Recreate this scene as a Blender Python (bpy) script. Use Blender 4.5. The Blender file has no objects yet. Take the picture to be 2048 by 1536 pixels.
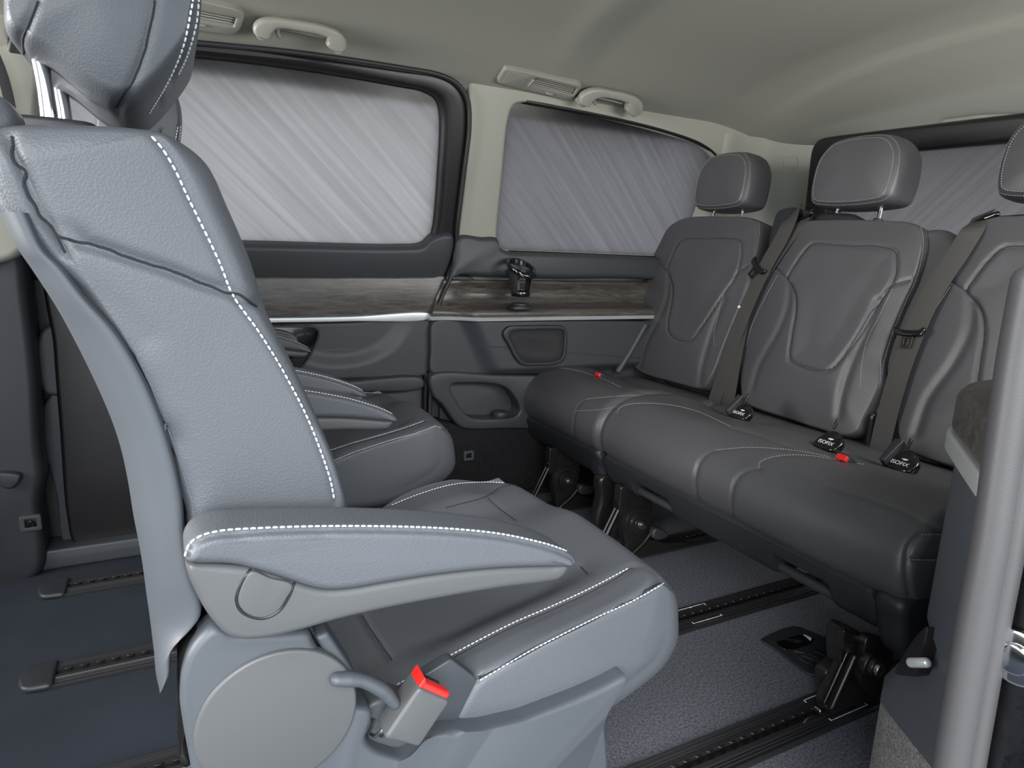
import bpy, bmesh, math, random
import numpy as np
from mathutils import Vector, Matrix
from mathutils.bvhtree import BVHTree
random.seed(4)
rng = np.random.RandomState(4)

# ------------------------------------------------------------------ camera
FPX = 1318.21
R = np.array([[0.88871557, 0.05795971, -0.4547805],
              [-0.4568044, 0.19614944, -0.86767225],
              [0.03891491, 0.97885958, 0.20079731]])
CAM = np.array([0.0, 0.0, 0.8])
sc = bpy.context.scene
cd = bpy.data.cameras.new('camera'); cam = bpy.data.objects.new('camera', cd)
sc.collection.objects.link(cam)
cam.matrix_world = Matrix([list(R[0]) + [CAM[0]], list(R[1]) + [CAM[1]], list(R[2]) + [CAM[2]], [0, 0, 0, 1]])
cd.sensor_width = 36; cd.lens = FPX / 2048 * 36; cd.clip_start = 0.02
sc.camera = cam
# ------------------------------------------------------------------ light
w = bpy.data.worlds.new('world'); sc.world = w; w.use_nodes = True
bg = w.node_tree.nodes['Background']
bg.inputs[0].default_value = (0.80, 0.90, 1.0, 1); bg.inputs[1].default_value = 2.8
sd = bpy.data.lights.new('sun', 'SUN'); sun = bpy.data.objects.new('sun', sd); sc.collection.objects.link(sun)
sd.energy = 5.0; sd.angle = math.radians(50); sd.color = (1.0, 0.98, 0.95)
sun.rotation_euler = Vector((-0.42, -0.80, 0.50)).to_track_quat('Z', 'Y').to_euler()
def fill_lamp(name, loc, aim, sx, sy, power, col=(.95, .97, 1.0), spread=180):  # rectangular area lamp, used only for added fill
    l = bpy.data.lights.new(name, 'AREA'); l.shape = 'RECTANGLE'; l.size = sx; l.size_y = sy; l.energy = power; l.color = col; l.spread = math.radians(spread)
    o = bpy.data.objects.new(name, l); sc.collection.objects.link(o); o.location = loc
    o.rotation_euler = (Vector(loc) - Vector(aim)).to_track_quat('Z', 'Y').to_euler(); return o
fill_lamp('front_bench_fill', (-1.75, 1.0, 1.0), (1.2, 1.0, .75), 1.5, .6, 24, (1, .98, .94), 95)  # added fill lamp beyond the open front end, brightens the bench
fill_lamp('side_bench_fill', (1.45, .02, .97), (1.3, 1.5, .7), 1.1, .32, 16, (1, .98, .94))  # second added fill lamp, outside the unseen near rear window
sc.view_settings.view_transform = 'Standard'; sc.view_settings.look = 'None'
sc.view_settings.gamma = 1; sc.view_settings.use_curve_mapping = False
sc.view_settings.exposure = 0.13

# ------------------------------------------------------------------ pixel -> point
def ray(x, y): return R @ np.array([x - 1024.0, 768.0 - y, -FPX])
def P(x, y, axis, val):
    d = ray(x, y); t = (val - CAM[axis]) / d[axis]; return CAM + t * d
def PP(x, y, p0, n):
    d = ray(x, y); t = np.dot(np.array(p0) - CAM, n) / np.dot(d, n); return CAM + t * d
def c(i, pts):
    o = {1: (0, 0, .3418), 2: (300, 0, .4883), 3: (1200, 200, .4141), 4: (300, 900, .5371), 5: (500, 450, .3906),
         6: (1200, 950, .4141), 7: (1000, 650, .3906), 8: (0, 500, .675), 9: (1700, 600, .6095), 10: (1680, 400, .3906),
         11: (1060, 880, .1758), 12: (1600, 1200, .1823), 13: (1380, 380, .3125), 14: (600, 1200, .2197)}[i]
    return [(o[0] + o[2] * a, o[1] + o[2] * b) for a, b in pts]

# ------------------------------------------------------------------ materials
def mat(name, col, rough=.5, metal=0, bump=None, var=0, spec=.5, coat=0, sheen=0):
    m = bpy.data.materials.new(name); m.use_nodes = True
    nt = m.node_tree; b = nt.nodes['Principled BSDF']
    b.inputs['Base Color'].default_value = (*col, 1); b.inputs['Roughness'].default_value = rough
    b.inputs['Metallic'].default_value = metal; b.inputs['Specular IOR Level'].default_value = spec
    b.inputs['Coat Weight'].default_value = coat; b.inputs['Sheen Weight'].default_value = sheen
    tc = nt.nodes.new('ShaderNodeTexCoord')
    if bump:
        kind, scale, strength, dist = bump
        if kind == 'leather':
            v = nt.nodes.new('ShaderNodeTexVoronoi'); v.feature = 'F1'; v.inputs['Scale'].default_value = scale
            n = nt.nodes.new('ShaderNodeTexNoise'); n.inputs['Scale'].default_value = 14; n.inputs['Detail'].default_value = 3
            nt.links.new(tc.outputs['Object'], v.inputs['Vector']); nt.links.new(tc.outputs['Object'], n.inputs['Vector'])
            ma = nt.nodes.new('ShaderNodeMath'); ma.operation = 'MULTIPLY_ADD'
            nt.links.new(n.outputs[0], ma.inputs[0]); ma.inputs[1].default_value = .15
            nt.links.new(v.outputs['Distance'], ma.inputs[2]); h = ma.outputs[0]
        elif kind == 'noise':
            n = nt.nodes.new('ShaderNodeTexNoise'); n.inputs['Scale'].default_value = scale; n.inputs['Detail'].default_value = 4
            nt.links.new(tc.outputs['Object'], n.inputs['Vector']); h = n.outputs[0]
        elif kind == 'weave':
            wv = nt.nodes.new('ShaderNodeTexWave'); wv.inputs['Scale'].default_value = scale; wv.inputs['Distortion'].default_value = 2
            wv.bands_direction = 'Z'; nt.links.new(tc.outputs['Object'], wv.inputs['Vector']); h = wv.outputs[0]
        elif kind == 'holes':
            v = nt.nodes.new('ShaderNodeTexVoronoi'); v.inputs['Scale'].default_value = scale; v.inputs['Randomness'].default_value = .15
            nt.links.new(tc.outputs['Object'], v.inputs['Vector']); h = v.outputs['Distance']
        bp = nt.nodes.new('ShaderNodeBump'); bp.inputs['Strength'].default_value = strength; bp.inputs['Distance'].default_value = dist
        nt.links.new(h, bp.inputs['Height']); nt.links.new(bp.outputs[0], b.inputs['Normal'])
    if var:
        scale, amt = var
        n2 = nt.nodes.new('ShaderNodeTexNoise'); n2.inputs['Scale'].default_value = scale; n2.inputs['Detail'].default_value = 5
        nt.links.new(tc.outputs['Object'], n2.inputs['Vector'])
        mr = nt.nodes.new('ShaderNodeMapRange'); mr.inputs[1].default_value = .3; mr.inputs[2].default_value = .7
        mr.inputs[3].default_value = 1 - amt; mr.inputs[4].default_value = 1 + amt; nt.links.new(n2.outputs[0], mr.inputs[0])
        mx = nt.nodes.new('ShaderNodeVectorMath'); mx.operation = 'SCALE'; mx.inputs[0].default_value = col
        nt.links.new(mr.outputs[0], mx.inputs['Scale']); nt.links.new(mx.outputs[0], b.inputs['Base Color'])
    return m
M = {}
M['leather'] = mat('slate_leather', (.084, .090, .102), .48, bump=('leather', 560, .22, .0009), var=(5, .06))
M['leather_soft'] = mat('bench_leather', (.072, .072, .077), .40, bump=('leather', 600, .16, .0008), var=(5, .06))
M['plastic'] = mat('slate_plastic', (.062, .069, .080), .5, bump=('noise', 900, .12, .0006))
M['plastic_grey'] = mat('grey_plastic', (.078, .080, .083), .42, bump=('noise', 700, .05, .0004))
M['dark_plastic'] = mat('charcoal_plastic', (.022, .024, .028), .45, bump=('noise', 900, .1, .0005))
M['wall_plastic'] = mat('side_panel_plastic', (.040, .044, .051), .48, bump=('noise', 900, .15, .0006))
M['black'] = mat('black_frame', (.010, .009, .010), .38)
M['rail'] = mat('dark_rail_metal', (.022, .022, .024), .3, bump=('weave', 60, .1, .0005))
M['gloss_black'] = mat('gloss_black', (.004, .004, .005), .12, coat=.5)
M['paint'] = mat('black_car_paint', (.004, .004, .005), .08, coat=1, bump=('noise', 14, .5, .02))
M['metal'] = mat('dark_metal', (.05, .047, .044), .28, metal=.85)
M['dark_metal'] = mat('black_coated_metal', (.015, .014, .014), .28, spec=.6, coat=.15)
M['chrome'] = mat('chrome', (.75, .76, .78), .12, metal=1)
M['satin'] = mat('satin_chrome', (.62, .64, .65), .34, metal=.55)
M['beige'] = mat('beige_trim', (.35, .345, .295), .6, bump=('noise', 700, .08, .0005))
M['headliner'] = mat('headliner_fabric', (.28, .275, .24), .9, bump=('noise', 900, .2, .0008))
M['beige_plastic'] = mat('beige_plastic', (.28, .272, .24), .4)
M['carpet'] = mat('charcoal_carpet', (.135, .142, .165), .95, bump=('noise', 700, .9, .004), var=(230, .5), spec=.1)
M['carpet_dark'] = mat('dark_carpet', (.022, .022, .024), .95, bump=('noise', 600, .9, .004), var=(380, .5), spec=.1)
M['mat'] = mat('front_floor_mat', (.023, .028, .038), .9, bump=('noise', 500, .4, .002), var=(6, .12), spec=.2)
M['carpet_light'] = mat('grey_carpet_side', (.22, .213, .21), .95, bump=('noise', 500, .9, .004), var=(350, .5), spec=.1)
M['belt'] = mat('woven_belt', (.075, .070, .066), .38, bump=('weave', 260, .5, .001))
M['thread'] = mat('white_thread', (.62, .64, .66), .6)
M['thread_dim'] = mat('grey_thread', (.38, .38, .38), .6)
M['red'] = mat('red_button', (.75, .02, .015), .35)
M['rubber'] = mat('grey_rubber_seal', (.054, .053, .056), .45, bump=('weave', 300, .2, .0006))
M['rubber_dark'] = mat('dark_rubber_seal', (.02, .02, .022), .5)
M['white'] = mat('white_print', (.75, .75, .75), .5)
M['mesh'] = mat('speaker_mesh', (.018, .018, .020), .5, bump=('holes', 420, 1, .003))
def perforated():
    m = M['mesh']; nt = m.node_tree; b = nt.nodes['Principled BSDF']; tc = nt.nodes.new('ShaderNodeTexCoord'); v = nt.nodes.new('ShaderNodeTexVoronoi')
    v.inputs['Scale'].default_value = 300; v.inputs['Randomness'].default_value = .12; mp = nt.nodes.new('ShaderNodeMapping'); mp.inputs['Rotation'].default_value = (0, .5, 0); mp.inputs['Scale'].default_value = (1, .02, 1)
    cr = nt.nodes.new('ShaderNodeValToRGB'); cr.color_ramp.elements[0].position = .28; cr.color_ramp.elements[0].color = (.002, .002, .002, 1); cr.color_ramp.elements[1].position = .36; cr.color_ramp.elements[1].color = (.034, .034, .037, 1)
    nt.links.new(tc.outputs['Object'], mp.inputs[0]); nt.links.new(mp.outputs[0], v.inputs['Vector']); nt.links.new(v.outputs['Distance'], cr.inputs[0]); nt.links.new(cr.outputs[0], b.inputs['Base Color'])
perforated()
M['seam'] = mat('dark_crease', (.012, .013, .016), .8)
M['concrete'] = mat('concrete', (.42, .42, .41), .9)
M['grey_metal'] = mat('grey_bolt', (.45, .45, .45), .3, metal=1)
M['grip'] = mat('rubber_grip', (.035, .036, .040), .5)
M['body'] = mat('body_steel', (.05, .05, .05), .5)

def wood(name):
    m = bpy.data.materials.new(name); m.use_nodes = True; nt = m.node_tree; b = nt.nodes['Principled BSDF']
    tc = nt.nodes.new('ShaderNodeTexCoord'); mp = nt.nodes.new('ShaderNodeMapping'); mp.inputs['Scale'].default_value = (3, 26, 26)
    n = nt.nodes.new('ShaderNodeTexNoise'); n.inputs['Scale'].default_value = 4; n.inputs['Detail'].default_value = 9; n.inputs['Distortion'].default_value = 1.1
    n.inputs['Roughness'].default_value = .7
    cr = nt.nodes.new('ShaderNodeValToRGB'); cr.color_ramp.elements[0].position = .33; cr.color_ramp.elements[0].color = (.026, .023, .021, 1)
    cr.color_ramp.elements[1].position = .70; cr.color_ramp.elements[1].color = (.125, .112, .10, 1)
    nt.links.new(tc.outputs['Object'], mp.inputs[0]); nt.links.new(mp.outputs[0], n.inputs['Vector'])
    nt.links.new(n.outputs[0], cr.inputs[0]); nt.links.new(cr.outputs[0], b.inputs['Base Color'])
    b.inputs['Roughness'].default_value = .33
    bp = nt.nodes.new('ShaderNodeBump'); bp.inputs['Strength'].default_value = .25; bp.inputs['Distance'].default_value = .001
    nt.links.new(n.outputs[0], bp.inputs['Height']); nt.links.new(bp.outputs[0], b.inputs['Normal'])
    return m
M['wood'] = wood('dark_grey_wood')

def pane_mat(name, col, rot):
    # frosted grey film with fine diagonal streaks, lit by the sky behind it
    m = bpy.data.materials.new(name); m.use_nodes = True; nt = m.node_tree
    out = nt.nodes['Material Output']; nt.nodes.remove(nt.nodes['Principled BSDF'])
    tc = nt.nodes.new('ShaderNodeTexCoord')
    r = nt.nodes.new('ShaderNodeMapping'); r.inputs['Rotation'].default_value = rot
    s = nt.nodes.new('ShaderNodeMapping'); s.inputs['Scale'].default_value = (.12, 3, 30)
    nt.links.new(tc.outputs['Object'], r.inputs[0]); nt.links.new(r.outputs[0], s.inputs[0])
    n = nt.nodes.new('ShaderNodeTexNoise'); n.inputs['Scale'].default_value = 2.6; n.inputs['Detail'].default_value = 4; n.inputs['Roughness'].default_value = .6
    nt.links.new(s.outputs[0], n.inputs['Vector'])
    mr = nt.nodes.new('ShaderNodeMapRange'); mr.inputs[1].default_value = .3; mr.inputs[2].default_value = .7
    mr.inputs[3].default_value = .88; mr.inputs[4].default_value = 1.08; nt.links.new(n.outputs[0], mr.inputs[0])
    vm = nt.nodes.new('ShaderNodeVectorMath'); vm.operation = 'SCALE'; vm.inputs[0].default_value = col; nt.links.new(mr.outputs[0], vm.inputs['Scale'])
    t = nt.nodes.new('ShaderNodeBsdfTranslucent'); g = nt.nodes.new('ShaderNodeBsdfGlossy'); g.inputs['Roughness'].default_value = .25
    g.inputs['Color'].default_value = (.5, .5, .5, 1)
    nt.links.new(vm.outputs[0], t.inputs['Color'])
    mx = nt.nodes.new('ShaderNodeMixShader'); mx.inputs[0].default_value = .03
    nt.links.new(t.outputs[0], mx.inputs[1]); nt.links.new(g.outputs[0], mx.inputs[2]); nt.links.new(mx.outputs[0], out.inputs['Surface'])
    return m
def clear_glass():
    m = bpy.data.materials.new('clear_glass'); m.use_nodes = True; nt = m.node_tree; out = nt.nodes['Material Output']; nt.nodes.remove(nt.nodes['Principled BSDF'])
    t = nt.nodes.new('ShaderNodeBsdfTransparent'); g = nt.nodes.new('ShaderNodeBsdfGlossy'); g.inputs['Roughness'].default_value = .02; mx = nt.nodes.new('ShaderNodeMixShader'); mx.inputs[0].default_value = .06
    nt.links.new(t.outputs[0], mx.inputs[1]); nt.links.new(g.outputs[0], mx.inputs[2]); nt.links.new(mx.outputs[0], out.inputs['Surface']); return m
M['clear'] = clear_glass()
M['pane1'] = pane_mat('frosted_door_glass', (.45, .43, .422), (0, math.radians(-42), 0))
M['pane2'] = pane_mat('frosted_quarter_glass', (.31, .295, .295), (0, math.radians(-42), 0))
M['pane3'] = pane_mat('frosted_rear_glass', (.33, .31, .31), (math.radians(42), 0, math.radians(90)))

# ------------------------------------------------------------------ mesh helpers
COL = sc.collection
def cr_interp(pts, closed, n):
    p = np.array(pts, float)
    if closed: q = np.vstack([p[-1], p, p[0], p[1]]); segs = len(p)
    else: q = np.vstack([2 * p[0] - p[1], p, 2 * p[-1] - p[-2]]); segs = len(p) - 1
    out = []
    for i in range(segs):
        p0, p1, p2, p3 = q[i:i + 4]
        d1 = max(np.linalg.norm(p1 - p0), 1e-9) ** .5; d2 = max(np.linalg.norm(p2 - p1), 1e-9) ** .5; d3 = max(np.linalg.norm(p3 - p2), 1e-9) ** .5
        m1 = (p1 - p0) / d1 - (p2 - p0) / (d1 + d2) + (p2 - p1) / d2; m2 = (p2 - p1) / d2 - (p3 - p1) / (d2 + d3) + (p3 - p2) / d3
        m1 *= d2; m2 *= d2
        for t in np.linspace(0, 1, 16, endpoint=False):
            out.append((2 * t**3 - 3 * t**2 + 1) * p1 + (t**3 - 2 * t**2 + t) * m1 + (-2 * t**3 + 3 * t**2) * p2 + (t**3 - t**2) * m2)
    if not closed: out.append(q[-2])
    out = np.array(out)
    if closed: out = np.vstack([out, out[0]])
    L = np.r_[0, np.cumsum(np.linalg.norm(np.diff(out, axis=0), axis=1))]
    s = np.linspace(0, L[-1], n, endpoint=not closed)
    return np.stack([np.interp(s, L, out[:, k]) for k in range(out.shape[1])], 1)
def straight(pts, n, r=0):
    """closed polygon with straight sides, corners cut to a small radius r, resampled"""
    p = np.array(pts, float)
    if r > 0:
        q = []
        for i in range(len(p)):
            a, b, cc = p[i - 1], p[i], p[(i + 1) % len(p)]
            d1 = (a - b); l1 = np.linalg.norm(d1); d2 = (cc - b); l2 = np.linalg.norm(d2); k = min(r, l1 * .45, l2 * .45)
            s, e = b + d1 / l1 * k, b + d2 / l2 * k
            for t in (0, .25, .5, .75, 1): q.append((1 - t)**2 * s + 2 * t * (1 - t) * b + t * t * e)
        p = np.array(q)
    out = np.vstack([p, p[0]]); L = np.r_[0, np.cumsum(np.linalg.norm(np.diff(out, axis=0), axis=1))]
    s = np.linspace(0, L[-1], n, endpoint=False)
    return np.stack([np.interp(s, L, out[:, k]) for k in range(out.shape[1])], 1)
def auto_spine(o):
    m = o.mean(0); u, s, vt = np.linalg.svd(o - m); a = vt[0]; pr = (o - m) @ a; b = vt[1]; hw = np.abs((o - m) @ b).max()
    lo, hi = pr.min() + hw, pr.max() - hw
    if hi < lo: lo = hi = (lo + hi) / 2
    return np.array([m + a * lo, m + a * hi + 1e-6])
def near_spine(o, sp):
    best = None; bd = None
    for i in range(len(sp) - 1):
        a, b = sp[i], sp[i + 1]; ab = b - a; t = np.clip(((o - a) @ ab) / max(ab @ ab, 1e-12), 0, 1); q = a + t[:, None] * ab
        d = np.linalg.norm(o - q, axis=1)
        if best is None: best, bd = q, d
        else:
            k = d < bd; best[k] = q[k]; bd[k] = d[k]
    return best
XZ = (np.zeros(3), np.array([1., 0, 0]), np.array([0, 0, 1.]), np.array([0, 1., 0]))
XY = (np.zeros(3), np.array([1., 0, 0]), np.array([0, 1., 0]), np.array([0, 0, 1.]))
YZ = (np.zeros(3), np.array([0, 1., 0]), np.array([0, 0, 1.]), np.array([1., 0, 0]))
def to2(fr, p3): p = np.array(p3) - fr[0]; return np.stack([p @ fr[1], p @ fr[2]], -1)
def slab(out, fr, d0, d1, r=.01, steps=4, mid=1, spine=None, cap='flat', kr=10, b0=0, b1=0, outA=None, rB=.03, r1=None):
    """solid between depth d0 and d1 with rounded rims; cap 'flat' (one ngon) or 'ring' (concentric rings, can bulge)"""
    out = np.array(out, float); sp = auto_spine(out) if spine is None else np.array(spine, float)
    C = near_spine(out, sp); dv = C - out; dl = np.linalg.norm(dv, axis=1)[:, None] + 1e-9
    def inset(d): return out + dv / dl * np.minimum(d, dl * .97)
    if r1 is None: r1 = r
    rings = []
    if outA is not None:
        A = np.array(outA, float)
        f0 = [(A + (out - A) * math.sin(a), d0 + rB * (1 - math.cos(a))) for a in np.linspace(0, math.pi / 2, steps + 4)]
        f1 = [(o, d1 - (d - d0)) for o, d in f0][::-1]; inner = A; Ci = near_spine(A, sp)
        c0r, c1r = A, A
        m0, m1 = d0 + rB, d1 - rB
    else:
        f0 = [(inset(r * (1 - math.sin(a))), d0 + r * (1 - math.cos(a))) for a in np.linspace(0, math.pi / 2, steps + 1)]
        f1 = [(inset(r1 * (1 - math.sin(a))), d1 - r1 * (1 - math.cos(a))) for a in np.linspace(math.pi / 2, 0, steps + 1)]
        m0, m1 = d0 + r, d1 - r1
    midr = [(out, m0 + (m1 - m0) * t) for t in np.linspace(0, 1, mid + 1)[1:-1]]
    seq = f0 + midr + f1
    if cap == 'ring':
        a0, dd0 = f0[0]; a1, dd1 = f1[-1]; S0 = near_spine(a0, sp); S1 = near_spine(a1, sp); ks = np.linspace(0, .985, kr + 1)[1:]
        seq = [(a0 + (S0 - a0) * k, dd0 - b0 * (1 - (1 - k)**2)) for k in ks[::-1]] + seq + [(a1 + (S1 - a1) * k, dd1 + b1 * (1 - (1 - k)**2)) for k in ks]
    n = len(out); V = []; F = []
    for o, d in seq: V.append(fr[0] + o[:, :1] * fr[1] + o[:, 1:2] * fr[2] + np.asarray(d).reshape(-1, 1) * fr[3])
    V = np.vstack(V)
    for i in range(len(seq) - 1):
        a = i * n; b = a + n
        for j in range(n):
            k = (j + 1) % n; F.append((a + j, a + k, b + k, b + j))
    F.append(tuple(range(n))[::-1]); F.append(tuple(range(len(V) - n, len(V))))
    return V, F
def box(x0, x1, y0, y1, z0, z1, r=.004, n=48):
    o = straight([(x0, z0), (x1, z0), (x1, z1), (x0, z1)], n, r * 2)
    return slab(o, XZ, y0, y1, min(r, abs(y1 - y0) * .45), 3)
def loft(rings, closed=True, caps=True):
    n = len(rings[0]); V = np.vstack(rings); F = []
    for i in range(len(rings) - 1):
        a = i * n; b = a + n
        for j in range(n if closed else n - 1):
            k = (j + 1) % n; F.append((a + j, a + k, b + k, b + j))
    if caps: F.append(tuple(range(n))[::-1]); F.append(tuple(range(len(V) - n, len(V))))
    return V, F
def tube(path, r, n=12, flat=1.0, smooth=True, m=40, up=None, ends=True):
    p = cr_interp(path, False, m) if smooth else np.array(path, float)
    rr = np.interp(np.linspace(0, 1, len(p)), np.linspace(0, 1, len(r)), r) if hasattr(r, '__len__') else np.full(len(p), r)
    T = np.gradient(p, axis=0); T /= np.linalg.norm(T, axis=1)[:, None]; rings = []
    ref = np.array(up if up is not None else (0.1, .2, 1.0), float)
    for i in range(len(p)):
        s = np.cross(T[i], ref); s /= np.linalg.norm(s); u = np.cross(s, T[i]); a = np.linspace(0, 2 * np.pi, n, endpoint=False)
        rings.append(p[i] + rr[i] * (np.cos(a)[:, None] * s + flat * np.sin(a)[:, None] * u))
    if ends:
        e = []
        for k in (.0, .6, .87): e.append(k)
        rings = [p[0] + (rings[0] - p[0]) * math.sin(t) - T[0] * rr[0] * math.cos(t) * .8 for t in (.05, .6, 1.1)] + rings + [p[-1] + (rings[-1] - p[-1]) * math.sin(t) + T[-1] * rr[-1] * math.cos(t) * .8 for t in (1.1, .6, .05)]
    return loft(rings)
def cyl(c0, c1, r, n=28, bev=.15):
    c0 = np.array(c0, float); c1 = np.array(c1, float); ax = c1 - c0; L = np.linalg.norm(ax); ax /= L
    s = np.cross(ax, (0.3, .2, .93)); s /= np.linalg.norm(s); u = np.cross(s, ax); a = np.linspace(0, 2 * np.pi, n, endpoint=False)
    ring = lambda rr, d: c0 + ax * d + rr * (np.cos(a)[:, None] * s + np.sin(a)[:, None] * u)
    b = min(r * bev, L * .4)
    return loft([ring(r - b, 0), ring(r - b * .3, b * .3), ring(r, b), ring(r, L - b), ring(r - b * .3, L - b * .3), ring(r - b, L)])
def ring_slab(outer, inner, fr, d0, d1, r=.006, r_in=None):
    r_in = r if r_in is None else r_in
    ctr = inner.mean(0); vo = ctr - outer; vo /= np.linalg.norm(vo, axis=1)[:, None]; vi = inner - ctr; vi /= np.linalg.norm(vi, axis=1)[:, None]
    seq = [(outer, d1)]
    for a in np.linspace(0, math.pi / 2, 5): seq.append((outer + vo * r * (1 - math.cos(a)), d0 + r * (1 - math.sin(a))))
    for a in np.linspace(math.pi / 2, 0, 6): seq.append((inner + vi * r_in * (1 - math.cos(a)), d0 + r_in * (1 - math.sin(a))))
    seq.append((inner, d1)); n = len(outer)
    V = np.vstack([fr[0] + o[:, :1] * fr[1] + o[:, 1:2] * fr[2] + d * fr[3] for o, d in seq]); F = []
    for i in range(len(seq)):
        a = i * n; b = ((i + 1) % len(seq)) * n
        for j in range(n):
            k = (j + 1) % n; F.append((a + j, a + k, b + k, b + j))
    return V, F
def obj(name, VF, m, parent=None, smooth=True, angle=40):
    if isinstance(VF, list):
        V = []; F = []; o = 0
        for v, f in VF:
            V.append(v); F += [tuple(i + o for i in q) for q in f]; o += len(v)
        V = np.vstack(V)
    else: V, F = VF
    me = bpy.data.meshes.new(name); me.from_pydata(np.asarray(V).tolist(), [], F); me.update()
    bm = bmesh.new(); bm.from_mesh(me); bmesh.ops.recalc_face_normals(bm, faces=bm.faces); bm.to_mesh(me); bm.free()
    if smooth:
        me.polygons.foreach_set('use_smooth', [True] * len(me.polygons))
        try: me.set_sharp_from_angle(angle=math.radians(angle))
        except Exception: pass
    if m: me.materials.append(M[m] if isinstance(m, str) else m)
    ob = bpy.data.objects.new(name, me); COL.objects.link(ob)
    if parent: put(ob, parent)
    return ob
def put(ob, parent):
    ob.parent = parent; ob.matrix_parent_inverse = world_of(parent).inverted()
def world_of(o):
    mtx = Matrix.LocRotScale(o.location, o.rotation_euler, o.scale)
    return (world_of(o.parent) @ o.matrix_parent_inverse @ mtx) if o.parent else mtx
def tag(o, label, cat, group=None, kind=None):
    o['label'] = label; o['category'] = cat
    if group: o['group'] = group
    if kind: o['kind'] = kind
    return o
def thing(name, label, cat, loc, group=None):
    o = bpy.data.objects.new(name, None); o.empty_display_size = .1; o.location = loc; COL.objects.link(o)
    return tag(o, label, cat, group)
def struct(name, VF, m, **k):
    o = obj(name, VF, m, **k); o['kind'] = 'structure'; return o
def get_v(o):
    a = np.empty(len(o.data.vertices) * 3); o.data.vertices.foreach_get('co', a); return a.reshape(-1, 3)
def get_n(o):
    a = np.empty(len(o.data.vertices) * 3); o.data.vertices.foreach_get('normal', a); return a.reshape(-1, 3)
def set_v(o, V): o.data.vertices.foreach_set('co', np.asarray(V).ravel()); o.data.update()
def cast(o, px, step=3.0, closed=False, smooth=True):
    """lay a line seen in the photo onto the surface of a built part"""
    V = get_v(o); T = BVHTree.FromPolygons([tuple(v) for v in V], [tuple(p.vertices) for p in o.data.polygons])
    p = np.array(px, float); L = np.linalg.norm(np.diff(p, axis=0), axis=1).sum(); q = cr_interp(p, closed, max(6, int(L / step)))
    hits = []; nn = []
    for x, y in q:
        d = ray(x, y); d /= np.linalg.norm(d); h = T.ray_cast(Vector(CAM), Vector(d))
        if h[0] is not None: hits.append(np.array(h[0])); nn.append(np.array(h[1]))
    if not hits: return np.zeros((0, 3)), np.zeros((0, 3))
    hits = np.array(hits); nn = np.array(nn)
    if len(hits) > 3:      # drop jumps
        keep = [0]
        for i in range(1, len(hits)):
            if np.linalg.norm(hits[i] - hits[keep[-1]]) < .05: keep.append(i)
        hits = hits[keep]; nn = nn[keep]
    return hits, nn
def carve(o, lines, depth=.0025, wd=.0035, side=0):
    V = get_v(o); Nn = get_n(o); add = np.zeros(len(V))
    for h in lines:
        if len(h) < 2: continue
        L = np.r_[0, np.cumsum(np.linalg.norm(np.diff(h, axis=0), axis=1))]; s = np.linspace(0, L[-1], max(8, int(L[-1] / .0025)))
        hh = np.stack([np.interp(s, L, h[:, k]) for k in range(3)], 1)
        lo = hh.min(0) - wd * 3; hi = hh.max(0) + wd * 3; idx = np.where(((V > lo) & (V < hi)).all(1))[0]
        for a in range(0, len(idx), 4000):
            ii = idx[a:a + 4000]; d = np.sqrt(((V[ii][:, None] - hh[None])**2).sum(-1)).min(1); add[ii] = np.maximum(add[ii], np.exp(-(d / wd)**2))
    set_v(o, V - Nn * (add * depth)[:, None])
def inside(poly, pts):
    x, y = pts[:, 0], pts[:, 1]; r = np.zeros(len(pts), bool); n = len(poly)
    for i in range(n):
        x1, y1 = poly[i]; x2, y2 = poly[(i + 1) % n]; cnd = ((y1 > y) != (y2 > y)); xi = (x2 - x1) * (y - y1) / (y2 - y1 + 1e-12) + x1; r ^= cnd & (x < xi)
    return r
def recess(o, fr, poly, depth, wd):
    V = get_v(o); Nn = get_n(o); p2 = to2(fr, V); k = np.where(inside(poly, p2) & ((Nn @ fr[3]) < -.2))[0]
    d = np.sqrt(((p2[k][:, None] - poly[None])**2).sum(-1)).min(1); t = np.clip(d / wd, 0, 1); t = t * t * (3 - 2 * t)
    V[k] += fr[3] * (depth * t)[:, None]; set_v(o, V)
def stitches(lines, length, gap, rad, off=0.0):
    """a row of short thread stitches lying on the surface"""
    VV = []; FF = []; o = 0; n = 6; a = np.linspace(0, 2 * np.pi, n, endpoint=False)
    for h, nn in lines:
        if len(h) < 2: continue
        L = np.r_[0, np.cumsum(np.linalg.norm(np.diff(h, axis=0), axis=1))]
        f = lambda s, A: np.array([np.interp(s, L, A[:, k]) for k in range(3)])
        s = 0
        while s + length < L[-1]:
            p, q = f(s, h), f(s + length, h); nv = f(s + length / 2, nn); nv /= np.linalg.norm(nv) + 1e-9
            t = (q - p); lt = np.linalg.norm(t)
            if lt > 1e-5:
                t /= lt; sd_ = np.cross(t, nv); mid = (p + q) / 2 + nv * (rad * .35) + sd_ * off; rings = []
                for e, k in ((-.5, .35), (-.36, .9), (0, 1.1), (.36, .9), (.5, .35)):
                    rings.append(mid + t * lt * e + rad * k * (np.cos(a)[:, None] * sd_ + np.sin(a)[:, None] * nv))
                v, fc = loft(rings); VV.append(v); FF += [tuple(i + o for i in x) for x in fc]; o += len(v)
            s += length + gap
    return np.vstack(VV), FF
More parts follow.
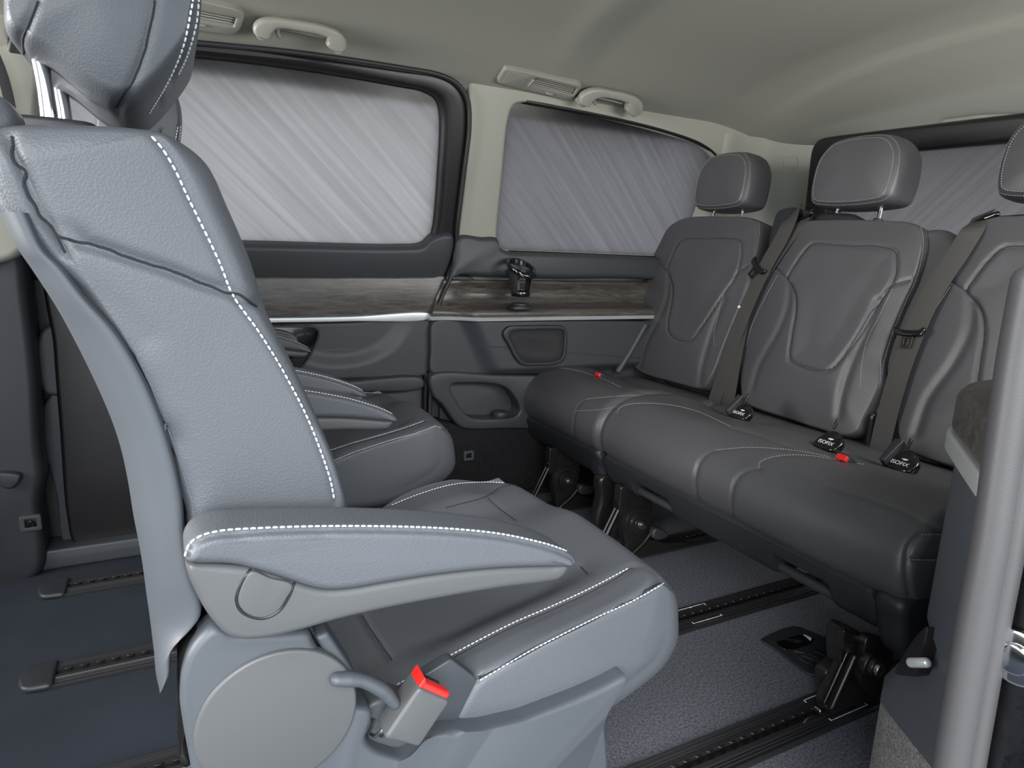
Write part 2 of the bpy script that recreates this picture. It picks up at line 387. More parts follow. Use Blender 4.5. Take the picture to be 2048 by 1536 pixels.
def strip(path, width, thick, nrm, m=60):
    p = cr_interp(path, False, m); T = np.gradient(p, axis=0); T /= np.linalg.norm(T, axis=1)[:, None]; rings = []
    wd = np.interp(np.linspace(0, 1, m), np.linspace(0, 1, len(width)), width) if hasattr(width, '__len__') else np.full(m, width)
    for i in range(m):
        s = np.cross(T[i], nrm); s /= np.linalg.norm(s); nv = np.cross(s, T[i]); h = wd[i] / 2
        rings.append(np.array([p[i] + s * h - nv * thick / 2, p[i] + s * h + nv * thick / 2, p[i] + s * h * .5 + nv * thick * .7, p[i] - s * h * .5 + nv * thick * .7, p[i] - s * h + nv * thick / 2, p[i] - s * h - nv * thick / 2]))
    return loft(rings)
def text_mesh(name, body, size, loc, mtx, m, parent):
    cu = bpy.data.curves.new(name, 'FONT'); cu.body = body; cu.size = size; cu.align_x = 'CENTER'; cu.align_y = 'CENTER'; cu.extrude = .0002
    t = bpy.data.objects.new('tmp', cu); COL.objects.link(t); bpy.context.view_layer.update()
    me = bpy.data.meshes.new_from_object(t.evaluated_get(bpy.context.evaluated_depsgraph_get())); bpy.data.objects.remove(t)
    me.transform(Matrix.Translation(Vector(loc)) @ mtx.to_4x4()); me.name = name; me.materials.clear(); me.materials.append(M[m])
    o = bpy.data.objects.new(name, me); COL.objects.link(o); put(o, parent); return o
def copy_tree(o, delta, parent=None):
    n = o.copy(); COL.objects.link(n)
    if parent is None: n.location = Vector(o.location) + Vector(delta)
    else: n.parent = parent; n.matrix_parent_inverse = o.matrix_parent_inverse.copy()
    for ch in [q for q in bpy.data.objects if q.parent == o and q is not n]: copy_tree(ch, delta, n)
    return n
def crease_lines(o, lines, rad=.0007):
    # the dark sewn crease at the bottom of each groove
    V = get_v(o); T = BVHTree.FromPolygons([tuple(v) for v in V], [tuple(p_.vertices) for p_ in o.data.polygons])
    for h in lines:
        if len(h) < 6: continue
        nn = np.array([np.array(T.find_nearest(Vector(a))[1]) for a in h]); k = np.ones(9) / 9
        pad = np.vstack([nn[:1].repeat(4, 0), nn, nn[-1:].repeat(4, 0)]); nn = np.stack([np.convolve(pad[:, i], k, 'valid') for i in range(3)], 1); nn /= np.linalg.norm(nn, axis=1)[:, None]
        q = []
        for a, n_ in zip(h, nn):
            r_ = T.ray_cast(Vector(a + n_ * .008), Vector(-n_), .03); q.append(np.array(r_[0]) if r_[0] is not None else a)
        q = np.array(q); pad = np.vstack([q[:1].repeat(2, 0), q, q[-1:].repeat(2, 0)]); k = np.ones(5) / 5
        q = np.stack([np.convolve(pad[:, i], k, 'valid') for i in range(3)], 1) + nn * rad * .3
        obj('seam_line', tube(q, rad, 6, smooth=True, m=max(12, min(160, len(q)))), 'seam', o)
def sm(t): t = np.clip(t, 0, 1); return t * t * (3 - 2 * t)

#==SHELL==
# ------------------------------------------------------------------ shell of the van
FW = 1.86                                        # inner face of the far side
# floor
def grid(f, nu, nv):
    V = np.array([f(i / (nu - 1), j / (nv - 1)) for i in range(nu) for j in range(nv)]); F = [(i * nv + j, (i + 1) * nv + j, (i + 1) * nv + j + 1, i * nv + j + 1) for i in range(nu - 1) for j in range(nv - 1)]
    return V, F
struct('floor', box(.30, 2.3, .14, 1.95, -.05, 0), 'carpet')
struct('floor_front', box(-1.6, .2995, .10, 1.95, -.05, 0), 'mat')
g = struct('ground_outside', box(-8, 8, -9, 9, -.50, -.46), 'concrete')

# ceiling: cross-section across the van, swept along it
CY = np.array([1.775, 1.76, 1.735, 1.69, 1.62, 1.52, 1.40, 1.20, .95, .70, .50, .38, .28, .20, .15, .13])
CZ = np.array([1.165, 1.192, 1.215, 1.236, 1.262, 1.294, 1.318, 1.338, 1.345, 1.338, 1.318, 1.294, 1.262, 1.23, 1.19, 1.16])
cs = cr_interp(np.stack([CY, CZ], 1), False, 90)
def ceil_pt(u, v):
    x = -1.6 + 3.75 * u; i = v * 89; y = np.interp(i, range(90), cs[:, 0]); z = np.interp(i, range(90), cs[:, 1])
    ctr = math.exp(-((y - .95) / .62)**4)
    fall = sm((x - 1.55) / .6); z -= .165 * fall * (.35 + .65 * ctr)
    xa = .92 + .12 * ((y - .95) / .8)**2; xb = 1.66 + .10 * ((y - .95) / .8)**2
    z += ctr * (.007 * sm((x - xa) / .05) - .009 * sm((x - xb) / .03) + .004 * sm((x - xb - .10) / .12))
    z -= ctr * .006 * math.exp(-((x - xa + .05) / .04)**2)
    return (x, y, z)
cv, cf = grid(ceil_pt, 220, 90)
cl = struct('ceiling', (cv, cf), 'headliner'); 
so = cl.modifiers.new('thick', 'SOLIDIFY'); so.thickness = .03; so.offset = -1 if get_n(cl)[:, 2].mean() < 0 else 1

# tilted plane of the upper side wall (window zone)
UPn = np.array([0, .39, .12]); UPn /= np.linalg.norm(UPn); UP0 = np.array([0, 1.86, .80])
UPF = (UP0, np.array([1., 0, 0]), np.cross(np.array([1., 0, 0]), UPn) * 1.0, UPn)
if UPF[2][2] < 0: UPF = (UPF[0], UPF[1], -UPF[2], UPF[3])
def up2(pts, off=0): return [tuple(to2(UPF, PP(x, y, UP0 + UPn * off, UPn))) for x, y in pts]
def w2(pts, Y): return [tuple(to2(XZ, P(x, y, 1, Y))) for x, y in pts]
# outer steel skin behind trims
struct('wall_left', [box(-1.6, -.50, 1.90, 1.94, -.05, 1.3), box(-.50, 2.2, 1.885, 1.92, -.05, .76), box(-.5, 2.2, 1.80, 1.84, 1.20, 1.33)], 'body')
# --- sliding door on the far side
N = 260
o_out = cr_interp(up2([(30, 58), (200, 72), (390, 88), (600, 109), (800, 138), (880, 152), (915, 172), (932, 200), (935, 250), (922, 350), (908, 470), (905, 520), (880, 556), (500, 560), (100, 560), (30, 540), (20, 300)]), True, N)
o_in = cr_interp(up2([(120, 103), (200, 105), (390, 118), (600, 143), (790, 174), (845, 185), (870, 200), (878, 226), (874, 350), (862, 466), (852, 486), (825, 494), (500, 487), (125, 484), (112, 470), (108, 300)]), True, N)
def match(outer, inner):
    """re-order the inner loop so both start near each other"""
    c0 = inner.mean(0); ao = np.arctan2(*(outer - c0).T[::-1]); res = []
    k = np.argmin(np.linalg.norm(inner - outer[0], axis=1)); return np.roll(inner, -k, axis=0)
door = struct('door_1', ring_slab(o_out, match(o_out, o_in), UPF, -.018, .03, .012, .03), 'black')
sill = obj('window_sill', slab(cr_interp(up2([(70, 484), (500, 489), (800, 495), (848, 491), (868, 474), (906, 470), (902, 520), (884, 560), (860, 566), (400, 566), (70, 560)], -.03), True, 200), UPF, -.036, .02, .016), 'wall_plastic', door)
obj('wood_band', slab(cr_interp(w2([(150, 553), (300, 553), (520, 553), (860, 553), (888, 552), (884, 575), (862, 629), (820, 632), (520, 637), (150, 640)], 1.845), True, 260), XZ, 1.838, 1.89, .006), 'wood', door)
obj('chrome_strip', slab(cr_interp(w2([(150, 640), (520, 636), (700, 633), (860, 628), (858, 637), (700, 643), (520, 646), (150, 651)], 1.83), True, 300), XZ, 1.828, 1.88, .0025), 'satin', door)
dp = obj('door_panel', slab(cr_interp(w2([(90, 655), (520, 648), (700, 644), (857, 638), (862, 700), (855, 745), (840, 753), (700, 758), (500, 768), (100, 790), (85, 780)], 1.84), True, 300), XZ, 1.84, 1.89, .008, cap='ring', kr=24), 'wall_plastic', door)
V = get_v(dp); k = V[:, 1] < 1.86; X_, Z_ = V[:, 0], V[:, 2]       # scooped lower right corner of the panel
d = np.hypot((X_ - .42) / .19, (Z_ - .60) / .135); V[k, 1] += (.014 * (1 - sm((d - .78) / .35)))[k] - .006; set_v(dp, V)
obj('lower_panel', slab(cr_interp(w2([(100, 792), (500, 770), (700, 760), (850, 754), (855, 800), (852, 880), (846, 945), (700, 990), (500, 1040), (300, 1090), (140, 1105), (112, 1000)], 1.84), True, 260), XZ, 1.85, 1.89, .006), 'wall_plastic', door)
obj('ledge', slab(cr_interp(w2([(600, 768), (700, 762), (845, 757), (846, 775), (700, 786), (600, 794)], 1.81), True, 160), XZ, 1.806, 1.86, .008), 'wall_plastic', door)
pc = obj('pull_recess', slab(cr_interp(w2([(540, 652), (600, 652), (630, 653), (638, 662), (634, 682), (612, 722), (600, 738), (570, 745), (520, 740), (500, 690), (510, 660)], 1.83), True, 160), XZ, 1.825, 1.86, .004), 'gloss_black', door)
obj('recess_rim', tube([P(x, y, 1, 1.824) for x, y in [(545, 653), (600, 653), (630, 655), (638, 664), (633, 685), (612, 724), (598, 740)]], .0028), 'grip', door)
ha = obj('pull_handle', slab(cr_interp(w2([(520, 660), (560, 660), (585, 668), (596, 682), (588, 694), (572, 704), (540, 702), (510, 700)], 1.81), True, 120), XZ, 1.79, 1.84, .012, cap='ring', kr=6, b0=.006), 'leather_soft', door)
h, nn = cast(ha, [(545, 662), (572, 666), (588, 674), (594, 684)]); obj('handle_stitching', stitches([(h, nn)], .0045, .002, .0009), 'thread_dim', ha)
pn = struct('window_1', slab(straight(up2([(95, 92), (390, 105), (860, 172), (890, 195), (885, 480), (880, 505), (95, 500)]), 120, .02), UPF, .006, .010, .001), 'pane1')
# weather seal beside the door
struct('trim_1', [tube([PP(x, y, UP0 - UPn * .03, UPn) for x, y in [(60, 52), (390, 85), (600, 106), (800, 135), (880, 150), (915, 168), (935, 198), (939, 250), (928, 350), (917, 440), (911, 500)]] + [P(x, y, 1, 1.825) for x, y in [(905, 545), (885, 592), (866, 640), (862, 700), (860, 800), (857, 900), (857, 965)]], .0058, m=160)], 'rubber_dark')
struct('trim_2', [tube([P(x, y, 1, 1.845) for x, y in [(925, 480), (900, 545), (878, 592), (858, 640), (853, 700), (850, 800), (847, 960)]], .010, m=100)], 'black')
# --- quarter panel behind the door
q_out = straight(up2([(936, 130), (1300, 160), (1750, 250), (1700, 560), (940, 560), (915, 490), (912, 476), (925, 380), (936, 250)]), N, .02)
q_in = cr_interp(up2([(1045, 205), (1200, 236), (1330, 270), (1395, 292), (1422, 316), (1440, 350), (1440, 430), (1420, 500), (1380, 513), (1310, 511), (1080, 502), (1010, 499), (995, 494), (992, 478), (1003, 350), (1015, 240), (1025, 212)]), True, N)
# start both loops at the same corner
q_out = np.roll(q_out, -np.argmin(np.linalg.norm(q_out - q_in[0], axis=1)), axis=0)
qa = lambda L: np.sign(np.sum(L[:, 0] * np.roll(L[:, 1], -1) - np.roll(L[:, 0], -1) * L[:, 1]))
if qa(q_out) != qa(q_in): q_out = np.roll(q_out[::-1], 1, axis=0)
def ang_match(outer, inner):
    """sample the outer loop along rays from the inner loop's centre"""
    c0 = inner.mean(0); ang = lambda A: np.unwrap(np.arctan2(A[:, 1] - c0[1], (A[:, 0] - c0[0]) * .7))
    ai, ao = ang(inner), ang(outer)
    sgn = np.sign(ai[-1] - ai[0]); ao2 = ao.copy(); per = 2 * np.pi
    if sgn < 0: ai, ao2 = -ai, -ao2
    ao3 = np.r_[ao2 - per, ao2, ao2 + per]; O = np.vstack([outer] * 3); k = np.argsort(ao3); tt = ai - per * np.round((ai[0] - ao2[0]) / per)
    return np.stack([np.interp(tt, ao3[k], O[k, 0]), np.interp(tt, ao3[k], O[k, 1])], 1)
q_o2 = ang_match(q_out, q_in)
struct('window_frame_2', ring_slab(q_o2, q_in, UPF, -.012, .03, .010, .014), 'beige')
struct('window_2', slab(straight(up2([(985, 195), (1200, 225), (1400, 280), (1460, 330), (1460, 525), (985, 515)]), 120, .02), UPF, .006, .010, .001), 'pane2')
gask = cr_interp(up2([(1050, 202), (1200, 230), (1330, 262), (1400, 288), (1430, 312), (1450, 350), (1450, 440), (1430, 505), (1380, 517), (1310, 515), (1080, 506), (1015, 504)]), False, 200)
gg = gask; struct('trim_3', tube([UPF[0] + a * UPF[1] + b * UPF[2] - .006 * UPF[3] for a, b in gg], .007, smooth=False, ends=False), 'black')
# slate corner under the beige pillar, window shelf
qs = struct('wall_left_sill', slab(cr_interp([tuple(to2(XZ, P(x, y, 1, 1.84))) for x, y in [(912, 473), (960, 474), (990, 476), (993, 492), (1012, 502), (1080, 505), (1310, 515), (1500, 530), (1500, 600), (1310, 560), (1100, 556), (960, 552), (912, 550), (895, 556), (905, 520)]], True, 240), XZ, 1.815, 1.90, .016), 'wall_plastic')
# wood shelf with its concave back
def wsec(x):
    """shelf section: back wall then ledge that sticks out"""
    t = float(sm((x - .72) / .10)); e = .003 + .045 * t
    return [(1.84, .705), (1.83, .700), (1.832 + .012 * t, .672), (1.828 + .008 * t, .640), (1.820 - e * .4, .626), (1.818 - e, .620), (1.812 - e, .614), (1.811 - e, .602), (1.812 - e, .598), (1.85, .598)]
rings = []
for x in np.linspace(.675, 1.75, 60):
    s = cr_interp(wsec(x + 0), False, 34); lean = .045 * (s[:, 1] - .60) / .1 if x < .70 else 0
    rings.append(np.stack([np.full(34, x) + (.045 * np.clip((s[:, 1] - .60) / .1, 0, 1) * max(0, 1 - (x - .675) / .12)), s[:, 0], s[:, 1]], 1))
struct('trim_4', loft(rings), 'wood')
rings = []
for x in np.linspace(.672, 1.75, 60):
    t = float(sm((x - .72) / .10)); e = .003 + .045 * t; yy = 1.809 - e
    s = straight([(yy, .598), (yy - .003, .594), (yy - .001, .586), (yy + .02, .584), (yy + .06, .584), (yy + .06, .598)], 24, .001)
    rings.append(np.stack([np.full(24, x), s[:, 0], s[:, 1]], 1))
struct('trim_5', loft(rings), 'satin')
# slate side panel, bulging toward the rear
qp = struct('wall_left_panel', slab(cr_interp(w2([(872, 642), (1000, 640), (1260, 640), (1420, 650), (1420, 800), (1230, 765), (1150, 752), (1000, 748), (876, 749), (862, 744), (862, 700), (864, 650)], 1.81), True, 300), XZ, 1.812, 1.89, .006, cap='ring', kr=26), 'wall_plastic')
V = get_v(qp); k = V[:, 1] < 1.85; V[k, 1] -= (.035 * sm((V[:, 0] - .75 - (.59 - V[:, 2]) * .5) / .07) * sm((V[:, 2] - .40) / .04))[k]; set_v(qp, V)
obj('upper_roll', tube([P(x, y, 1, 1.78) for x, y in [(1236, 742), (1262, 700), (1290, 650)]], .012), 'wall_plastic', qp)
# storage pocket panel
pk_o = cr_interp(w2([(862, 752), (1000, 750), (1140, 756), (1300, 780), (1300, 880), (1060, 858), (930, 858), (915, 850), (885, 810), (866, 790)], 1.80), True, 200)
pk_i = cr_interp(w2([(905, 770), (940, 766), (1000, 771), (1018, 780), (1035, 802), (1040, 822), (1030, 834), (1000, 838), (945, 836), (930, 826), (912, 800), (902, 782)], 1.80), True, 200)
if qa(pk_o) != qa(pk_i): pk_o = np.roll(pk_o[::-1], 1, axis=0)
struct('trim_6', ring_slab(ang_match(pk_o, pk_i), pk_i, XZ, 1.80, 1.87, .01, .008), 'wall_plastic')
struct('trim_7', [slab(straight(w2([(880, 755), (1060, 755), (1060, 850), (880, 850)], 1.86), 60), XZ, 1.862, 1.87, .002)], 'wall_plastic')
cb = tag(obj('cup_recess', cyl(P(1000, 832, 1, 1.835), P(1000, 822, 1, 1.835), .026), 'wall_plastic'), 'round cup well at the bottom of the side wall pocket', 'cup well')
# carpeted kick panel
struct('wall_left_carpet', slab(straight(w2([(856, 935), (860, 840), (900, 845), (935, 856), (1060, 856), (1500, 890), (1500, 1060), (1085, 985), (905, 985)], 1.82), 160, .01), XZ, 1.815, 1.89, .01), 'carpet_dark')
struct('baseboard_left', box(.60, 2.1, 1.80, 1.86, .0, .02), 'carpet_dark')
# dark B pillar and step at far left
struct('trim_8', slab(cr_interp(w2([(-80, 480), (20, 480), (40, 500), (60, 620), (75, 760), (82, 900), (88, 950), (80, 1000), (78, 1150), (-90, 1180)], 1.78), True, 160), XZ, 1.77, 1.88, .02), 'dark_plastic')
struct('trim_9', box(-1.0, .62, 1.795, 1.88, .0, .05, .006), 'wall_plastic')
struct('shade_overlay', slab(cr_interp(w2([(100, 500), (300, 500), (420, 520), (420, 1075), (290, 1104), (200, 1112), (148, 1088), (134, 1040), (118, 850), (106, 700)], 1.83), True, 200), XZ, 1.828, 1.86, .01), 'black')  # black overlay added over the door panel, its colour stands for shade
struct('trim_10', slab(cr_interp(w2([(-120, -40), (20, -30), (30, 85), (72, 95), (76, 250), (60, 480), (20, 520), (-120, 520)], 1.74), True, 160), XZ, 1.735, 1.85, .015), 'beige')
# --- rear end: D pillar corner, hatch
dpil = []
for z, s in ((.5, 0.0), (.85, 0), (1.0, -.02), (1.10, -.045), (1.20, -.085)):
    pl = cr_interp([(1.64, 1.90), (1.66, 1.80 + s * .9), (1.75, 1.80 + s), (1.90, 1.775 + s), (2.0, 1.72 + s), (2.045, 1.62 + s * .5), (2.05, 1.50), (2.12, 1.50), (2.14, 1.90)], True, 90)
    dpil.append(np.c_[pl, np.full(90, z)])
struct('wall_rear_pillar', loft(dpil), 'beige')
struct('wall_rear', [box(2.08, 2.12, .12, 1.9, -.05, .75)], 'wall_plastic')
rw = (np.array([2.06, 0, 0.]), np.array([0, 1., 0]), np.array([-.20, 0, 1.]) / math.hypot(1, .2), np.array([1., 0, .20]) / math.hypot(1, .2))
rwp0 = np.array([2.06 - .2 * 1.0, 0, 1.0]); rwf = (rwp0, rw[1], rw[2], rw[3])
ro = straight([(.16, -.35), (1.615, -.35), (1.54, .178), (.20, .150)], N, .05); ri = straight([(.30, -.20), (1.50, -.20), (1.44, .108), (.33, .085)], N, .07)
struct('window_frame_3', ring_slab(ang_match(ro, ri), ri, rwf, .02, .10, .015, .02), 'black')
struct('window_3', slab(straight([(.22, -.26), (1.60, -.26), (1.52, .15), (.25, .13)], 60), rwf, .075, .08, .001), 'pane3')
# --- near side: rear side wall, header
struct('wall_right', [box(.82, 2.1, .10, .14, -.05, .80), box(.70, 2.1, .10, .14, 1.12, 1.24), box(-1.6, -.75, .06, .10, -.05, 1.2), box(-.75, .74, .10, .13, 1.17, 1.24)], 'body')
struct("wall_front", [box(-1.62, -1.58, .1, 1.95, -.05, .72)], "dark_plastic")
struct('window_4', box(.85, 2.05, .115, .12, .80, 1.12, .001), 'clear')
#==NEARPILLAR==
# near pillar trim: wood shelf end, chrome strip, leather-look panel, pocket foot
def plan(pts, z0, z1, r=.008, n=120, taper=None):
    o = cr_interp(pts, True, n) if taper is None else taper; return slab(straight(pts, n, .02), XY, z0, z1, r)
struct('trim_11', plan([(1.25, .50), (.92, .475), (.84, .445), (.745, .372), (.675, .318), (.66, .24), (.66, .15), (1.25, .15)], .603, .655, .010), 'wood')
struct('trim_12', plan([(1.25, .503), (.92, .478), (.838, .448), (.742, .374), (.672, .319), (.656, .24), (.656, .15), (1.25, .15)], .580, .604, .004), 'satin')
struct('trim_13', plan([(1.25, .48), (.92, .455), (.835, .432), (.755, .368), (.69, .318), (.67, .24), (.67, .15), (1.25, .15)], .36, .582, .006), 'plastic')
struct('trim_14', loft([np.c_[straight(a, 60, .01), np.full(60, z)] for a, z in (([(1.25, .34), (.80, .335), (.70, .275), (.66, .24), (.66, .15), (1.25, .15)], .65), ([(1.25, .33), (.80, .325), (.70, .27), (.66, .235), (.66, .15), (1.25, .15)], .70), ([(1.25, .30), (.78, .30), (.70, .262), (.655, .235), (.655, .15), (1.25, .15)], .745))]), 'wood')
struct('trim_15', loft([np.c_[straight(a, 60, .01), np.full(60, z)] for a, z in (([(1.25, .31), (.78, .31), (.70, .28), (.65, .25), (.65, .15), (1.25, .15)], .747), ([(1.25, .27), (.78, .28), (.70, .262), (.65, .24), (.65, .15), (1.25, .15)], .84))]), 'plastic')
struct('wall_right_foot', loft([np.c_[straight(a, 80, .015), np.full(80, z)] for a, z in (
    ([(1.5, .50), (.86, .488), (.80, .375), (.75, .25), (.75, .15), (1.5, .15)], .195), ([(1.5, .50), (.855, .484), (.80, .374), (.75, .25), (.75, .15), (1.5, .15)], .235),
    ([(1.5, .46), (.90, .455), (.80, .395), (.74, .34), (.72, .15), (1.5, .15)], .33), ([(1.5, .44), (.88, .435), (.79, .39), (.735, .335), (.715, .15), (1.5, .15)], .372))]), 'plastic')
struct('wall_right_carpet', slab(straight([(2.05, .50), (.865, .492), (.80, .38), (.76, .25), (.76, .15), (2.05, .15)], 80, .02), XY, -.0, .198, .01), 'carpet_light')
pkf = [P(x, y, 0, v) for (x, y), v in zip(c(9, [(172, 1225), (205, 1150), (250, 1095), (285, 1075), (275, 1120), (255, 1170), (248, 1222), (230, 1233)]), (.83, .815, .80, .79, .79, .795, .80, .81))]
pkn = np.cross(pkf[2] - pkf[0], pkf[5] - pkf[0]); pkn /= np.linalg.norm(pkn); pkn *= np.sign(pkn[0])
e1 = pkf[5] - pkf[0]; e1 /= np.linalg.norm(e1); PKF = (pkf[0], e1, np.cross(pkn, e1), pkn)
po = cr_interp([tuple(to2(PKF, p)) for p in pkf], True, 80)
pocket = tag(obj('storage_pocket', slab(po, PKF, -.010, .02, .003), 'black'), 'small dark storage pocket low in the near side trim beside the bench', 'pocket')
a, b = [P(x, y, 0, .775) for x, y in c(9, [(200, 1190), (252, 1190)])]; pb = obj('pocket_bar', tube([a, b], .006, smooth=False), 'satin', pocket)
# rubber door seal, jamb, striker
sl = [(2075, 560), (2048, 700), (2018, 900), (1992, 1080), (1960, 1250), (1930, 1420), (1910, 1540), (1890, 1700)]
struct('trim_16', [tube([P(x, y, 0, .60) for x, y in sl], .0165, 20, flat=1.25, m=80, up=(1, 0, 0))], 'rubber')
struct('trim_17', [tube([P(x + 36, y, 0, .60) for x, y in sl], .009, 16, m=80, up=(1, 0, 0)), ], 'rubber')
struct('door_jamb', slab(straight([(.265, 1.15), (.262, .9), (.262, .55), (.262, .40), (.262, .2), (.25, -.1), (-.02, -.1), (.0, 1.15)], 80, .01), YZ, .61, .64, .006), 'paint')
st = thing('door_striker', 'round bright metal striker bolt on the black door jamb', 'striker', tuple(P(2040, 1312, 0, .60)))
sp_ = P(2040, 1312, 0, .61); obj('washer', cyl(sp_, sp_ + np.array([-.008, 0, 0]), .024), 'chrome', st); obj('bolt', cyl(sp_ + np.array([-.006, 0, 0]), sp_ + np.array([-.013, 0, 0]), .013, 20), 'chrome', st)
#==OBJECTS==
# ------------------------------------------------------------------ floor rails
def rail(y, x0, x1, label, cap_end=True):
    t = thing('floor_rail', label, 'rail', (x0, y, 0), 'black seat rails set in the floor')
    lips = []
    for s in (-1, 1):
        sec = [(y + s * .040, .0), (y + s * .040, .005), (y + s * .036, .0075), (y + s * .030, .006), (y + s * .028, .0078), (y + s * .024, .006), (y + s * .022, .0078), (y + s * .018, .0062), (y + s * .016, .0085), (y + s * .0085, .009), (y + s * .0085, .001)]
        rg = [np.array([(x, a, b) for a, b in sec]) for x in (x0, x1)]
        lips.append(loft(rg))
    obj('track', lips, 'rail', t, angle=20)
    obj('slot', box(x0 + .004, x1 - .004, y - .009, y + .009, .0005, .0015, .0004), 'black', t)
    tb = []
    n = int((x1 - x0 - .05) / .025)
    for i in range(n):
        x = x0 + .03 + i * .025
        for s in (-1, 1):
            o = straight([(x - .008, y + s * .0088), (x + .008, y + s * .0088), (x + .004, y + s * .0045), (x - .004, y + s * .0045)], 12, 0)
            tb.append(slab(o, XY, .005, .0086, .0006, steps=1))
    obj('slot_teeth', tb, 'black', t)
    if cap_end: obj('end_cap', slab(straight([(x0 - .035, y - .038), (x0 - .045, y - .01), (x0 - .045, y + .01), (x0 - .035, y + .038), (x0 + .012, y + .043), (x0 + .012, y - .043)], 60, .012), XY, 0, .013, .006), 'dark_plastic', t)
    return t
def bracket_mark(x0, x1, y, s, t):
    m = []
    for a, b, cc, d in ((x0, x1, y, y + .0012), (x0, x0 + .0018, y - s * .006, y), (x1 - .0018, x1, y - s * .006, y), ((x0 + x1) / 2 - .0006, (x0 + x1) / 2 + .0006, y - s * .003, y)):
        m.append(box(a, b, min(cc, d), max(cc, d), .0078, .0088, .0002, 12))
    obj('white_mark', m, 'white', t)
ra = rail(1.677, -.255, 1.95, 'black floor rail nearest the far side wall, running under the single rear seat')
rb = rail(1.325, -.235, 1.95, 'black floor rail second from the far wall, with its plastic end cap showing')
rc = rail(1.000, -.235, 1.95, 'black floor rail crossing the carpet toward the middle of the double bench')
rd = rail(.663, -.235, 1.95, 'black floor rail nearest the open door, under the bench leg with the silver catch')
for (x, y), s in zip(c(6, [(400, 683), (465, 728)]), (1, -1)):
    p = P(x, y, 2, .008); bracket_mark(p[0], p[0] + .085, 1.0 + s * .028, s, rc)
for (x, y), s, L in zip(c(6, [(1022, 1118), (1118, 1188)]), (1, -1), (.075, .10)):
    p = P(x, y, 2, .008); bracket_mark(p[0], p[0] + L, .663 + s * .029, s, rd)
p = P(1655, 1430, 2, .006); obj('silver_catch', [box(p[0] - .012, p[0] + .010, .655, .671, .002, .014, .003), tube([p + [-.07, 0, -.004], p + [-.045, .004, .006], p + [-.02, 0, .004]], .0025)], 'grey_metal', rd)

# anchor cover in the floor
cover = thing('anchor_cover', 'black plastic anchor cover with a white arrow set flush in the carpet', 'floor cover', (1.12, .83, 0))
co = cr_interp([tuple(to2(XY, P(x, y, 2, .003))) for x, y in c(6, [(775, 800), (785, 790), (900, 738), (950, 733), (1010, 755), (1150, 820), (1200, 850), (1190, 900), (1110, 965), (1060, 975), (1010, 965), (930, 910), (850, 850)])], True, 120)
obj('cover_plate', slab(co, XY, 0, .006, .004), 'dark_plastic', cover)
def floor_poly(name, pts, z0, z1, m, par, r=.001, n=60, rad=.002): return obj(name, slab(straight([tuple(to2(XY, P(x, y, 2, z1))) for x, y in pts], n, rad), XY, z0, z1, r), m, par)
floor_poly('recess_panel', c(6, [(850, 800), (960, 770), (1040, 790), (1020, 815), (940, 840), (890, 840), (860, 820)]), .004, .0075, 'gloss_black', cover)
floor_poly('white_arrow', c(6, [(985, 769), (1023, 786), (1017, 800)]), .005, .0082, 'white', cover, .0003, 24, 0)
cs_ = co.mean(0)
def seg_mark(pts): return tube([P(x, y, 2, .0078) for x, y in pts], .0011, 6, smooth=False, ends=False)
obj('embossed_symbols', [seg_mark(c(6, q)) for q in ([(935, 850), (990, 862), (960, 885), (935, 850)], [(960, 885), (1010, 865), (1050, 885), (1000, 908), (960, 885)], [(1010, 905), (1060, 888), (1095, 905), (1040, 935), (1010, 905)], [(975, 872), (1030, 893)], [(1040, 893), (1075, 915)])], 'grip', cover)
obj('finger_slot', tube([P(x, y, 2, .008) for x, y in c(6, [(1040, 850), (1080, 865), (1110, 885)])], .006, flat=.5), 'black', cover)

# ------------------------------------------------------------------ captain's chair (faces the rear bench)
YN = .545; YC = .765; HW = YC - YN
seat = thing('swivel_seat', 'large slate leather rear-facing seat in the foreground, nearest the open door', 'seat', (.12, YC, 0), 'rear-facing leather seats')
A_px = [(8, 275), (60, 264), (150, 263), (260, 268), (322, 275), (362, 345), (400, 430), (440, 520), (470, 590), (540, 700), (600, 800), (650, 900), (678, 1005), (672, 1080), (610, 1150), (470, 1160), (400, 1110), (370, 1040), (345, 930), (310, 830), (260, 710), (195, 620), (115, 530), (50, 460), (5, 380), (-14, 310)]
B_px = [(5, 262), (60, 256), (150, 257), (262, 262), (338, 277), (408, 325), (456, 420), (498, 520), (530, 620), (582, 725), (634, 840), (669, 930), (688, 1005), (685, 1090), (615, 1160), (470, 1165), (400, 1115), (370, 1040), (345, 930), (310, 830), (260, 710), (190, 620), (105, 530), (35, 460), (-15, 380), (-32, 300)]
A = cr_interp([tuple(to2(XZ, P(x, y, 1, YN))) for x, y in A_px], True, 300)
B = cr_interp([tuple(to2(XZ, P(x, y, 1, YN + .045))) for x, y in B_px], True, 300)
br = obj('backrest', slab(B, XZ, YN, 2 * YC - YN, steps=5, mid=14, cap='ring', kr=44, outA=A, rB=.045, b0=.005, b1=.005, spine=[tuple(to2(XZ, P(x, y, 1, YN))) for x, y in [(40, 330), (110, 470), (185, 575), (245, 660), (300, 770), (345, 890), (382, 1000), (400, 1080)]]), 'leather', seat, angle=80)
V = get_v(br)      # the front hollows between the bolsters
k = np.clip(1 - (np.abs(V[:, 1] - YC) / .13)**2, 0, 1); ax = .02 + (.87 - V[:, 2]) * .33 - .06; fr_ = sm((V[:, 0] - ax) / .06); V[:, 0] -= k * fr_ * .022 * sm((V[:, 2] - .45) / .1) * sm((.85 - V[:, 2]) / .1); set_v(br, V)
yoke, yn = cast(br, c(1, [(330, 1385), (560, 1440), (800, 1520)]) + [(340, 541), (400, 565), (474, 588), (522, 608)])
